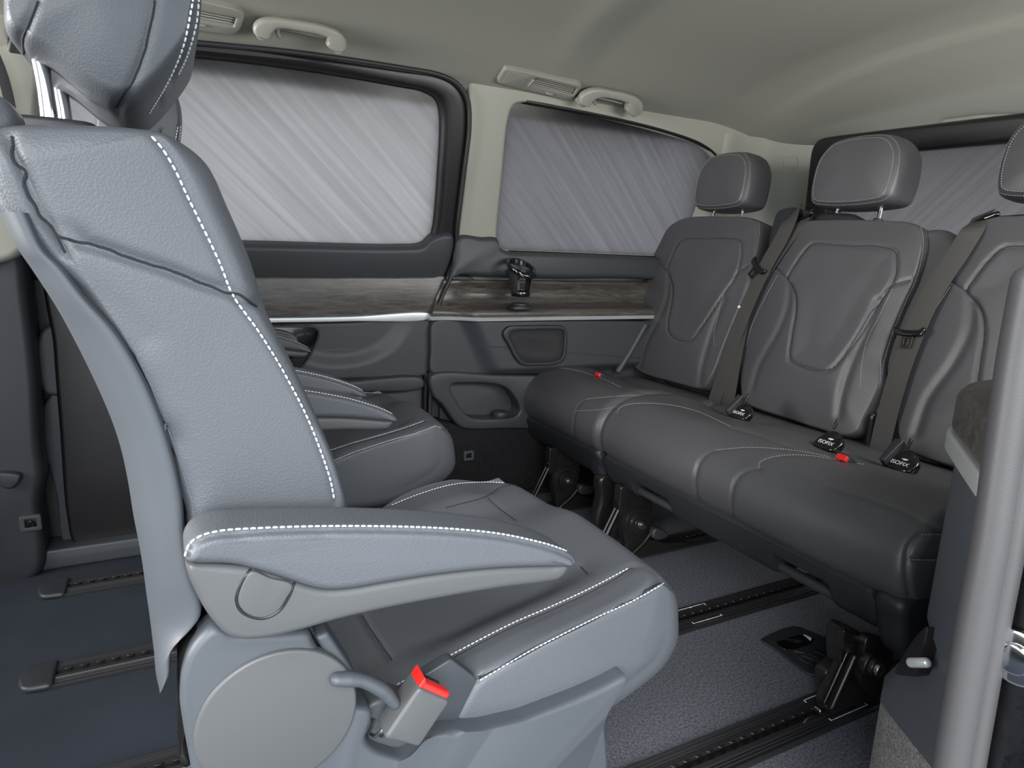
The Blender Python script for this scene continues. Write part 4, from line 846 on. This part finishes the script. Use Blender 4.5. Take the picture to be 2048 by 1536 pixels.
# the door-side place repeats the middle one
d3 = np.array([0, -.462, 0]); h, S, C_, ST = sd2
recess(k3, BFR, to2(BFR, h + d3), .004, .06); carve(k3, [np.vstack([h, h[:1]]) + d3], .0055, .0036); carve(k3, [s + d3 for s in S], .0034, .0034); carve(k3, [s + d3 for s in C_], .0042, .011); crease_lines(k3, [np.vstack([h, h[:2]]) + d3] + [s + d3 for s in S[:2]], rad=.0007)
[obj('backrest_stitching', stitches([s_l], .0032, .0020, .00058), 'thread_dim', k3) for s_l in [(a + d3, b) for a, b in ST]]
for par, y0, y1 in ((single, 1.42, 1.80), (bench, .97, 1.36), (bench, .52, .90)):
    o = cr_interp([(y0, .02), (y1, .02), (y1 + .0, .30), (y1 - .03, .46), (y1 - .09, .50), (y0 + .09, .50), (y0 + .03, .46), (y0, .30)], True, 100)
    obj('back_panel', slab(o, BFR, .070, .115, .012), 'dark_plastic', par)
headrest_at(single, 1.625, .945, 1.605); headrest_at(bench, 1.165, .938, 1.605, .122); headrest_at(bench, .705, .938, 1.605, .122)

cu1 = obj('cushion', cushion_piece(1.385, 1.825), 'leather_soft', single, angle=80); crest(cu1, [1.60], .17)
cu2 = obj('cushion', cushion_piece(.545, 1.385), 'leather_soft', bench, angle=80); crest(cu2, [1.17, .76], .16)
a1, an1 = cast(cu1, c(7, [(395, 625), (378, 570), (380, 480), (400, 415), (440, 380)])); a2, an2 = cast(cu1, c(7, [(385, 440), (520, 432), (640, 410), (740, 390)])); a3, an3 = cast(cu1, c(7, [(440, 381), (560, 368), (700, 364), (850, 380), (1000, 425)])); a4, an4 = cast(cu1, c(7, [(130, 262), (150, 235), (220, 222), (330, 222), (420, 240), (560, 290), (620, 320)])); a5, _ = cast(cu1, c(7, [(575, 290), (630, 300), (640, 332)])); a6, _ = cast(cu1, c(7, [(620, 325), (800, 360), (1000, 405)]))
cus = [cast(cu2, c(7, q)) for q in ([(1040, 960), (1012, 900), (1000, 800), (1025, 700), (1080, 650), (1130, 640)], [(1200, 1020), (1185, 950), (1190, 850), (1220, 780), (1290, 740), (1340, 735)],
      [(1110, 640), (1250, 628), (1400, 632), (1560, 650), (1700, 680), (1740, 695)], [(1325, 735), (1330, 705), (1380, 680), (1480, 666), (1600, 670), (1720, 690), (1870, 715)], [(600, 450), (615, 425), (660, 407), (800, 402), (930, 420), (1030, 450), (1180, 520)], [(1180, 525), (1300, 555), (1450, 610), (1600, 655)])]
cu6 = [cast(cu2, c(6, q)) for q in ([(1500, 590), (1485, 520), (1480, 430), (1495, 340), (1550, 288)], [(1550, 288), (1620, 287), (1700, 280)], [(1490, 408), (1600, 410), (1700, 402)], [(1100, 50), (1250, 100), (1450, 170), (1640, 268)])]
carve(cu1, [a1[:], a3, a4, a5, a6], .0028, .0038); carve(cu2, [q[0] for q in cus[:2]], .004, .0042); carve(cu2, [q[0] for q in cus[2:5]], .0026, .0036); carve(cu2, [q[0] for q in cu6], .0042, .0042); carve(cu2, [cus[5][0]], .004, .008); crease_lines(cu1, [a1, a5], rad=.0006); crease_lines(cu2, [cus[0][0], cus[1][0], cu6[0]], rad=.0006)
[obj('cushion_stitching', stitches([s_l], .0030, .0020, .00055), 'thread_dim', cu1) for s_l in [(a2, an2), (a3, an3), (a4, an4)]]
[obj('cushion_stitching', stitches([s_l], .0030, .0020, .00058), 'thread_dim', cu2) for s_l in [cus[2], cus[3], cus[4], cu6[1], cu6[2]]]
obj('front_panel', fascia(1.39, 1.815), 'dark_plastic', single); 
nA = [P(x, y, 0, 1.03)[1] for x, y in [(1275, 1000), (1340, 1045)]]; nB = [P(x, y, 0, 1.03)[1] for x, y in [(1556, 1155), (1655, 1215)]]
fp = obj('front_panel', fascia(.60, 1.378, [(min(nA), max(nA)), (min(nB), max(nB))]), 'dark_plastic', bench)
obj('end_cap', slab(cr_interp([(.998, .275), (1.006, .235), (1.02, .19), (1.05, .160), (1.12, .146), (1.22, .155), (1.30, .19), (1.42, .22), (1.46, .27), (1.2, .285)], True, 120), XZ, .545, .600, .016), 'dark_plastic', bench)
obj('end_cap', slab(cr_interp([(1.0, .275), (1.008, .24), (1.02, .20), (1.05, .175), (1.12, .165), (1.22, .17), (1.30, .20), (1.42, .22), (1.46, .27), (1.2, .285)], True, 120), XZ, 1.394, 1.455, .014), 'dark_plastic', single)
for nn_ in (nA, nB): obj('lift_bar', tube([(1.045, min(nn_) - .03, .206), (1.045, max(nn_) + .03, .206)], .010, 18, smooth=False), 'grip', bench)
obj('seat_frame', [box(1.05, 1.45, .58, 1.37, .215, .262, .008)], 'dark_metal', bench); obj('seat_frame', [box(1.05, 1.45, 1.41, 1.80, .215, .262, .008)], 'dark_metal', single)
def xat(px, py, Y): return P(px, py, 1, Y)[0]
leg(single, 1.640, xat(1132, 962, 1.63)); leg(bench, 1.288, xat(1275, 1052, 1.28)); 
# middle latch of the single seat
lx = P(1220, 1000, 1, 1.38)[0]
obj('leg', [slab(cr_interp([(lx - .03, .20), (lx + .03, .21), (lx + .035, .12), (lx + .03, .07), (lx + .01, .01), (lx - .02, .01), (lx - .035, .08), (lx - .025, .14)], True, 90), XZ, 1.385, 1.425, .010)], 'dark_metal', single)
# door-side leg
ly = .630
lr = obj('leg', slab(cr_interp([tuple(to2(XZ, P(x, y, 1, ly))) for x, y in c(12, [(480, 320), (720, 400), (730, 600), (690, 640), (660, 800), (690, 950), (840, 1030), (900, 1075), (620, 1160), (350, 1250), (330, 1160), (480, 860), (590, 620), (480, 560), (460, 720), (450, 640)])], True, 160), XZ, ly, ly + .03, .003, cap='flat'), 'dark_metal', bench)
obj('pivot_plate', slab(cr_interp([tuple(to2(XZ, P(x, y, 1, ly - .02))) for x, y in c(12, [(735, 420), (1000, 460), (1020, 640), (960, 850), (900, 980), (780, 1030), (690, 960), (655, 800), (690, 620)])], True, 100), XZ, ly - .022, ly - .004, .004), 'dark_metal', lr)
pc_ = P(*c(12, [(875, 768)])[0], 1, ly - .045); obj('pivot_boss', [cyl(pc_ + [0, .03, 0], pc_ + [0, .012, 0], .022), cyl(pc_ + [0, .03, 0], pc_ + [0, .004, 0], .016)], 'dark_metal', lr); obj('bolt', cyl(pc_ + [0, .01, 0], pc_ + [0, -.003, 0], .0115), 'grey_metal', lr)
s0, s1_ = P(*c(12, [(600, 620)])[0], 1, ly - .012), P(*c(12, [(345, 1180)])[0], 1, ly - .012); obj('strut', [tube([s0, s1_], .0072, 16, smooth=False), tube([s0 + [0, .014, .0], s1_ + [0, .014, 0]], .0045, 12, smooth=False)], 'metal', lr)
obj('bracket', slab(straight([tuple(to2(XZ, P(x, y, 1, ly - .008))) for x, y in c(12, [(470, 330), (710, 410), (700, 640), (560, 590), (470, 560)])], 60, .004), XZ, ly - .010, ly + .005, .002), 'dark_metal', lr)
q = P(*c(12, [(585, 505)])[0], 1, ly - .01); obj('rivet', cyl(q, q + [-.002, -.004, 0], .0075), 'metal', lr)
obj('side_arm', slab(straight([tuple(to2(XZ, P(x, y, 1, ly + .03))) for x, y in c(12, [(290, 800), (440, 660), (470, 760), (480, 900), (380, 1020), (275, 920)])], 60, .006), XZ, ly + .03, ly + .055, .004), 'dark_metal', lr)

# child seat anchor points
for i, (px, py, par) in enumerate(((1478, 838, bench), (1652, 899, bench), (1799, 941, bench))):
    hh_ = cast(cu2, [(px, py), (px + 2, py + 2)])[0]; ctr = hh_[0] if len(hh_) else P(px, py, 0, 1.385); ctr = ctr + np.array([-.0, 0, .010]); n_ = np.array([-.70, 0, .714]); e_u = np.array([.714, 0, .70]); fr_ = (ctr, np.array([0, -1., 0]), e_u, -n_)
    a = obj('anchor_point', slab(cr_interp([(-.026, -.008), (-.020, -.013), (.022, -.012), (.030, 0.0), (.028, .016), (.012, .032), (-.006, .034), (-.020, .02)], True, 80), fr_, -.006, .012, .005), 'gloss_black', par)
    text_mesh('anchor_lettering', 'ISOFIX', .0118, tuple(ctr + n_ * .0066 + e_u * (.001)), Matrix((fr_[1], e_u, n_)).transposed(), 'white', a)
    obj('anchor_symbol', slab(cr_interp([(-.002, .012), (.004, .014), (.011, .013), (.005, .010)], True, 30), fr_, -.0066, -.004, .0003), 'white', a)
    obj('anchor_opening', slab(cr_interp([(.004, .018), (.016, .018), (.016, .027), (.004, .027)], True, 40), fr_, -.0064, .0, .001), 'black', a)
    sd_ = slab(straight([(-.032, -.010), (-.020, -.012), (-.012, .045), (-.030, .045)], 40, .002), fr_, -.020, .012, .003); 
    if i != 1: obj('anchor_side', sd_, 'dark_plastic', a)
    obj('anchor_bar', tube([ctr + e_u * .030 + np.array([0, .004, .012]), ctr + e_u * .04 + np.array([0, .004, .020])], .003, smooth=False), 'metal', a)

# belts and buckles
def belt(par, px, off, width, nm='seat_belt', label=None):
    pts = [PP(x, y, B0 + BN * o_, BN) for (x, y), o_ in zip(px, off)]
    b = obj(nm, strip(pts, width, .0022, -BN), 'belt', par)
    if label: b['label'] = label
    return b
b1 = belt(bench, [(1592, 418), (1580, 440), (1562, 478), (1535, 525), (1508, 580), (1483, 640), (1462, 700), (1442, 760), (1420, 828)], [.04, -.02, -.034, -.036, -.036, -.036, -.034, -.03, -.02], .046)
b1b = belt(bench, [(1492, 640), (1478, 690), (1467, 740), (1458, 790), (1447, 832)], [-.026, -.03, -.03, -.024, -.014], [.02, .034, .040, .044, .044])
b2_ = belt(bench, [(1618, 424), (1606, 442), (1585, 470), (1560, 505), (1530, 550)], [.04, -.004, -.018, -.024, -.026], .030)
b3 = belt(bench, [(1968, 428), (1948, 455), (1917, 505), (1877, 565), (1845, 625), (1822, 680), (1800, 740), (1782, 800), (1765, 870), (1752, 930)], [.04, -.018, -.03, -.034, -.036, -.036, -.034, -.03, -.02, -.012], .046)
def tongue(par, px, py, ang, off=-.045, s=1.0):
    p = PP(px, py, B0 + BN * off, BN); d = to2(BFR, p); ca, sa = math.cos(ang), math.sin(ang)
    rot = lambda pts: [(d[0] + s * (x * ca - y * sa), d[1] + s * (x * sa + y * ca)) for x, y in pts]
    t = obj('belt_tongue', slab(cr_interp(rot([(-.034, .008), (-.030, .012), (-.022, .006), (.022, .006), (.030, .012), (.034, .008), (.030, -.006), (.015, -.010), (-.015, -.010), (-.030, -.006)]), True, 90), BFR, off - .004, off + .005, .003), 'gloss_black', par)
    o_ = straight(rot([(-.012, -.008), (.012, -.008), (.011, -.036), (-.011, -.036)]), 60, .003); i_ = straight(rot([(-.006, -.014), (.006, -.014), (.006, -.030), (-.006, -.030)]), 60, .002)
    obj('tongue_plate', ring_slab(o_, i_, BFR, off - .001, off + .002, .0006), 'metal', t)
tongue(b1, 1516, 533, math.radians(35)); tongue(b3, 1818, 664, math.radians(-4))
q = PP(1479, 614, B0 + BN * -.04, BN); obj('belt_stud', cyl(q, q - BN * .004, .004, 16), 'white', b1)
def guide(par, pts, off0, off1, nm='belt_guide'): return obj(nm, slab(cr_interp(b2(pts), True, 100), BFR, off0, off1, .012), 'dark_plastic', par)
guide(bench, [(1540, 440), (1548, 420), (1570, 411), (1595, 413), (1612, 424), (1600, 450), (1570, 480), (1545, 500), (1530, 490)], .01, .07)
guide(bench, [(1590, 440), (1605, 425), (1625, 419), (1660, 417), (1700, 425), (1700, 470), (1600, 470), (1580, 470)], .03, .09)
guide(bench, [(1925, 455), (1935, 437), (1958, 427), (2000, 422), (2060, 424), (2060, 470), (1930, 480)], .02, .09)
obj('side_bolster', slab(cr_interp(b2([(1835, 460), (1870, 452), (1900, 465), (1908, 500), (1885, 590), (1850, 680), (1815, 760), (1775, 805), (1742, 835), (1732, 815), (1745, 740), (1775, 660), (1815, 560), (1830, 500)]), True, 160), BFR, .012, .085, .02, steps=6), 'leather_soft', bench)
for (x, y), dx in (((1612, 432), 0), ((1975, 436), 0)):
    q = PP(x, y, B0 + BN * -.0, BN); obj('guide_roller', tube([q + [0, .022, -.008], q + [0, 0, 0], q + [0, -.018, .008]], [.004, .010, .006], 16), 'gloss_black', bench)
def red_buckle(par, px, py, host, tilt=.5):
    hb = cast(host, [(px, py), (px + 1, py + 1)])[0]; q = hb[0] + np.array([-.004, -.002, .010]); fr_ = (q, np.array([0, 1., 0]), np.array([math.sin(tilt), 0, math.cos(tilt)]), np.array([math.cos(tilt), 0, -math.sin(tilt)]))
    b_ = obj('belt_buckle', slab(straight([(-.011, -.05), (.011, -.05), (.013, -.001), (-.013, -.001)], 60, .003), fr_, -.009, .009, .003), 'dark_plastic', par)
    r_ = obj('release_button', slab(straight([(-.0115, -.003), (.0115, -.003), (.011, .005), (-.011, .005)], 50, .002), fr_, -.008, .004, .002), 'red', b_); r_['label'] = 'red release button'
red_buckle(single, 1198, 754, cu1, tilt=-.95); red_buckle(bench, 1685, 923, cu2, tilt=-.95)
# tilt rods beside the single seat back
obj('side_hinge', [tube([P(1258, 690, 1, 1.83), P(1248, 740, 1, 1.83)], .003, smooth=False)], 'dark_metal', single)
obj('back_hinge', [box(1.43, 1.48, .925, .937, .30, .46, .004)], 'dark_metal', bench)

# ------------------------------------------------------------------ side wall fittings
spk = thing('speaker_grille', 'black perforated speaker grille set in the far side panel', 'speaker', (1.02, 1.775, .5))
so_ = [(1012, 654), (1040, 651), (1100, 650), (1124, 652), (1131, 662), (1131, 700), (1126, 720), (1112, 728), (1070, 731), (1042, 729), (1030, 718), (1015, 690), (1004, 668)]
si_ = [(1022, 662), (1060, 659), (1110, 658), (1124, 662), (1125, 690), (1121, 714), (1108, 721), (1070, 724), (1045, 722), (1036, 712), (1023, 688), (1016, 672)]
so2 = cr_interp(w2(so_, 1.775), True, 160); si2 = cr_interp(w2(si_, 1.775), True, 160)
obj('grille_frame', ring_slab(so2, ang_match(si2, so2) if False else si2[(np.argmin(np.linalg.norm(si2 - so2[0], axis=1)) + np.arange(160)) % 160], XZ, 1.765, 1.79, .005, .003), 'dark_plastic', spk)
obj('perforated_mesh', slab(so2 * .98 + so2.mean(0) * .02, XZ, 1.772, 1.79, .003, cap='ring', kr=8, b0=.002), 'mesh', spk)

cup = thing('cup_holder', 'black ring cup holder standing on the wood shelf by the far window', 'cup holder', tuple(P(1040, 595, 1, 1.79)))
cc_ = P(1041, 540, 1, 1.762); a = np.linspace(0, 2 * np.pi, 60, endpoint=False)
def cring(r0, r1, z0, z1, tx=.0, ty=-.5):
    pr = [(r1, z0), (r1 + .001, (z0 + z1) / 2), (r1, z1), ((r0 + r1) / 2, z1 + .002), (r0, z1), (r0, z0)]
    rg = [np.stack([cc_[0] + r * np.cos(a), cc_[1] - .006 + r * np.sin(a), cc_[2] + z + ty * r * np.sin(a) * -1 + tx * r * np.cos(a)], 1) for r, z in pr]; rg.append(rg[0]); return loft(rg, caps=False)
obj('holder_ring', cring(.037, .045, .0, .012, -.10), 'gloss_black', cup)
for a0_, a1_ in ((2.5, 3.9), (-.75, .65), (1.2, 2.1)):
    aa = np.linspace(a0_, a1_, 14); rows = []
    for z_, r_ in ((.002, .040), (-.02, .038), (-.045, .034), (-.066, .030)):
        rows.append((z_, r_))
    rg = []
    for z_, r_ in rows: rg.append(np.vstack([np.stack([cc_[0] + r_ * np.cos(aa), cc_[1] - .006 + r_ * np.sin(aa), np.full(14, cc_[2] + z_)], 1), np.stack([cc_[0] + (r_ - .004) * np.cos(aa[::-1]), cc_[1] - .006 + (r_ - .004) * np.sin(aa[::-1]), np.full(14, cc_[2] + z_)], 1)]))
    obj('holder_wall', loft(rg), 'dark_plastic', cup)
obj('holder_foot', [cyl(cc_ + [0, -.006, -.078], cc_ + [0, -.006, -.060], .0295)], 'gloss_black', cup)
obj('holder_base', [slab(cr_interp([(cc_[0] - .032, cc_[1] - .03), (cc_[0] + .028, cc_[1] - .03), (cc_[0] + .03, cc_[1] + .02), (cc_[0] - .03, cc_[1] + .02)], True, 60), XY, .622, .634, .004), cyl((cc_[0] - .002, cc_[1] - .008, .632), (cc_[0] - .002, cc_[1] - .008, .642), .027)], 'dark_plastic', cup)
obj('spring_tab', box(cc_[0] - .012, cc_[0] + .008, cc_[1] - .02, cc_[1] + .016, cc_[2] - .012, cc_[2] + .002, .003), 'grip', cup)
tag(obj('shelf_hatch', box(.905, 1.02, 1.778, 1.818, .618, .6215, .001), 'dark_plastic'), 'thin dark flap in the wood shelf under the cup holder', 'flap')

def eye(px, py, Y, label, sz=.030):
    q = P(px, py, 1, Y); t = thing('lashing_eye', label, 'lashing eye', tuple(q), None)
    o_ = straight([(q[0] - sz * .5, q[2] - sz * .45), (q[0] + sz * .5, q[2] - sz * .45), (q[0] + sz * .5, q[2] + sz * .45), (q[0] - sz * .5, q[2] + sz * .45)], 60, .004)
    i_ = straight([(q[0] - sz * .25, q[2] - sz * .22), (q[0] + sz * .27, q[2] - sz * .22), (q[0] + sz * .27, q[2] + sz * .25), (q[0] - sz * .25, q[2] + sz * .25)], 60, .002)
    obj('surround', ring_slab(o_, i_, XZ, Y - .005, Y + .006, .002), 'grip' if Y < 1.8 else 'plastic', t); obj('recess_back', slab(i_, XZ, Y + .001, Y + .005, .0005), 'black', t)
    obj('hook', tube([q + [-sz * .15, -.002, -sz * .2], q + [sz * .02, -.004, sz * .12], q + [sz * .18, -.002, -sz * .2]], .0022), 'metal', t)
eye(937, 911, 1.812, 'square lashing eye on the dark carpeted side under the pocket', .034); eye(62, 1046, 1.765, 'square lashing eye low on the dark pillar at the left edge', .042)
tag(obj('belt_anchor', slab(cr_interp(w2([(-10, 945), (20, 942), (44, 948), (38, 965), (22, 975), (0, 968)], 1.765), True, 60), XZ, 1.75, 1.775, .006), 'dark_plastic'), 'dark belt anchor on the pillar at the left edge', 'belt anchor')
tag(obj('shoulder_belt', strip([P(x, y, 1, 1.70) for x, y in [(-60, 20), (-20, 90), (5, 150), (20, 210), (26, 260), (30, 330)]], .018, .002, np.array([0, -1., 0])), 'rubber_dark'), 'dark belt hanging down the pillar at the far left edge', 'belt')

# vents and handles in the headliner side
def side_frame(px, py, z_guess_y):
    """local frame lying on the headliner where a photo point hits it"""
    V_ = get_v(cl); T = BVHTree.FromPolygons([tuple(v) for v in V_], [tuple(p.vertices) for p in cl.data.polygons])
    d = ray(px, py); d /= np.linalg.norm(d); h_ = T.ray_cast(Vector(CAM), Vector(d)); n_ = np.array(h_[1]); n_ = -n_ if n_[2] > 0 else n_
    return np.array(h_[0]), n_
def vent(ptsfull, label, slats_px, n_sl=5):
    cpx = np.mean(np.array(ptsfull), 0); h0, n_ = side_frame(*cpx, 0); h0 = h0 + n_ * .007
    e1_ = np.array([1., 0, 0]); e1_ = e1_ - n_ * (e1_ @ n_); e1_ /= np.linalg.norm(e1_); e2_ = np.cross(n_, e1_); e2_ *= np.sign(e2_[2]) if abs(e2_[2]) > .01 else 1
    fr_ = (h0, e1_, e2_, -n_); t = thing('ceiling_vent', label, 'vent', tuple(h0), 'air vents in the headliner')
    g2 = lambda pts: [tuple(to2(fr_, PP(x, y, h0, n_))) for x, y in pts]
    ou = straight(g2(ptsfull), 120, .012); sl_ = straight(g2(slats_px), 120, .003); sl_ = np.roll(sl_, -np.argmin(np.linalg.norm(sl_ - ou[0], axis=1)), axis=0)
    if qa(ou) != qa(sl_): sl_ = np.roll(sl_[::-1], 1, axis=0)
    obj('vent_frame', ring_slab(ang_match(ou, sl_), sl_, fr_, -.006, .012, .003, .001), 'beige_plastic', t)
    obj('vent_back', slab(sl_, fr_, .003, .005, .0005), 'dark_plastic', t)
    q = np.array(g2(slats_px)); 
    for i in range(n_sl):
        f_ = (i + .5) / n_sl; L_ = q[0] + (q[3] - q[0]) * f_; R_ = q[1] + (q[2] - q[1]) * f_
        pa = h0 - n_ * .001 + L_[0] * e1_ + L_[1] * e2_; pb_ = h0 + R_[0] * e1_ + R_[1] * e2_; hh = np.linalg.norm(q[3] - q[0]) / n_sl
        d = (pb_ - pa) / np.linalg.norm(pb_ - pa); s_ = np.cross(d, n_); fr2 = (pa, d, s_ * .8 + n_ * .6, np.cross(d, s_ * .8 + n_ * .6)); L0 = np.linalg.norm(pb_ - pa)
        obj('vent_slat', slab(straight([(0, -hh * .2), (L0, -hh * .2), (L0, hh * .2), (0, hh * .2)], 30, .001), fr2, -.0008, .0008, .0004, steps=2), 'beige_plastic', t)
    return t, fr_, g2
t2, fr2_, g2 = vent([(1010, 132), (1165, 168), (1142, 200), (992, 162)], 'beige headliner vent between the two far windows, beside the shorter handle', [(1070, 151), (1155, 173), (1146, 189), (1060, 168)])
obj('vent_wheel', tube([fr2_[0] + a_ * fr2_[1] + b_ * fr2_[2] - fr2_[3] * .007 for a_, b_ in g2([(1066, 156), (1056, 167)])], .003, smooth=False), 'beige_plastic', t2)
obj('vent_slider', tube([fr2_[0] + a_ * fr2_[1] + b_ * fr2_[2] - fr2_[3] * .008 for a_, b_ in g2([(1092, 181), (1104, 184)])], .003, smooth=False), 'beige_plastic', t2)
obj('blank_panel', slab(straight(g2([(1018, 139), (1057, 149), (1045, 171), (1003, 162)]), 60, .001), fr2_, -.0068, -.003, .0004), 'beige_plastic', t2)
t1, fr1_, g1 = vent([(300, -25), (470, 14), (490, 26), (482, 55), (468, 66), (300, 45)], 'beige headliner vent at top left, partly behind the big headrest', [(310, -2), (474, 31), (468, 50), (310, 22)], 4)
obj('vent_slider', tube([fr1_[0] + a_ * fr1_[1] + b_ * fr1_[2] - fr1_[3] * .008 for a_, b_ in g1([(398, 42), (410, 45)])], .003, smooth=False), 'beige_plastic', t1)
def handle(outer_px, inner_px, label, Y):
    t = thing('grab_handle', label, 'handle', tuple(P(*outer_px[0], 1, Y)), 'ceiling grab handles')
    hp, hn = side_frame(*np.mean(np.array(outer_px), 0), 0); c0 = hp + (CAM - hp) / np.linalg.norm(CAM - hp) * .045; n_ = np.array([0, .85, .53]); fr_ = (c0, np.array([1., 0, 0]), np.array([0, -.53, .85]), n_)
    g_ = lambda pts: [tuple(to2(fr_, PP(x, y, c0, n_))) for x, y in pts]
    pts = outer_px + inner_px[::-1]; o_ = cr_interp(g_(pts), True, 220)
    mid_px = [((a_[0] + b_[0]) / 2, (a_[1] + b_[1]) / 2) for a_, b_ in zip(outer_px, inner_px)]
    obj('grip', slab(o_, fr_, -.012, .012, .008, spine=g_(mid_px), steps=5), 'beige_plastic', t)
    e0, e1_ = g_([mid_px[0], mid_px[-1]])
    for e in (e0, e1_): q = c0 + e[0] * fr_[1] + e[1] * fr_[2]; obj('foot', cyl(q + n_ * .002, q + n_ * .045, .012), 'beige_plastic', t)
    return t, fr_, g_, c0
h1, hf, hg, hc0 = handle([(508, 66), (507, 50), (520, 38), (550, 34), (600, 40), (650, 50), (678, 62), (692, 80), (690, 98)], [(540, 76), (545, 66), (552, 58), (565, 56), (600, 61), (640, 69), (656, 76), (652, 88), (668, 100)], 'longer beige grab handle above the sliding door window', 1.665)
def coat_hook(t, fr_, g_, px, bar, c0):
    a_ = [c0 + u * fr_[1] + v * fr_[2] + fr_[3] * .018 for u, v in g_(bar)]; obj('hinge_bar', tube(a_, .004, smooth=False), 'beige_plastic', t)
    a_ = [c0 + u * fr_[1] + v * fr_[2] + fr_[3] * .012 for u, v in g_(px)]; obj('coat_hook', tube(a_, .0045), 'beige_plastic', t)
coat_hook(h1, hf, hg, [(558, 60), (557, 70), (561, 78)], [(556, 60), (656, 80)], hc0)
h2, hf2, hg2, hc2 = handle([(1158, 205), (1160, 190), (1175, 179), (1195, 175), (1225, 180), (1255, 186), (1275, 195), (1284, 208), (1280, 225)], [(1178, 211), (1182, 203), (1192, 196), (1204, 194), (1225, 197), (1245, 202), (1254, 207), (1250, 218), (1262, 230)], 'shorter beige grab handle above the far quarter window', 1.665)
coat_hook(h2, hf2, hg2, [(1192, 200), (1191, 206), (1195, 211)], [(1192, 198), (1250, 211)], hc2)
# rear lamp and pillar cover
def on_surface(name, host, px, label, cat, m, d0=-.004, d1=.008):
    V_ = get_v(host); T = BVHTree.FromPolygons([tuple(v) for v in V_], [tuple(q_.vertices) for q_ in host.data.polygons]); cx_, cy_ = np.mean(np.array(px), 0)
    d = ray(cx_, cy_); d /= np.linalg.norm(d); h_ = T.ray_cast(Vector(CAM), Vector(d)); h0 = np.array(h_[0]); n_ = np.array(h_[1]); n_ = n_ if n_ @ d < 0 else -n_
    a_ = np.cross(n_, [0, 0, 1.]) if abs(n_[2]) < .9 else np.cross(n_, [1., 0, 0]); a_ /= np.linalg.norm(a_); fr_ = (h0, a_, np.cross(n_, a_), -n_)
    return tag(obj(name, slab(straight([tuple(to2(fr_, PP(x, y, h0, n_))) for x, y in px], 100, .006), fr_, d0, d1, .002), m), label, cat)
on_surface('cabin_lamp', cl, [(1884, 240), (1905, 249), (2048, 243), (2090, 238), (2070, 226), (1960, 230)], 'flat beige lamp panel on the ceiling above the rear window', 'lamp', 'beige_plastic', -.008, .03)
on_surface('pillar_cap', bpy.data.objects['wall_rear_pillar'], [(1567, 314), (1593, 314), (1596, 336), (1567, 336)], 'small rounded square cap on the beige rear pillar', 'cap', 'beige')
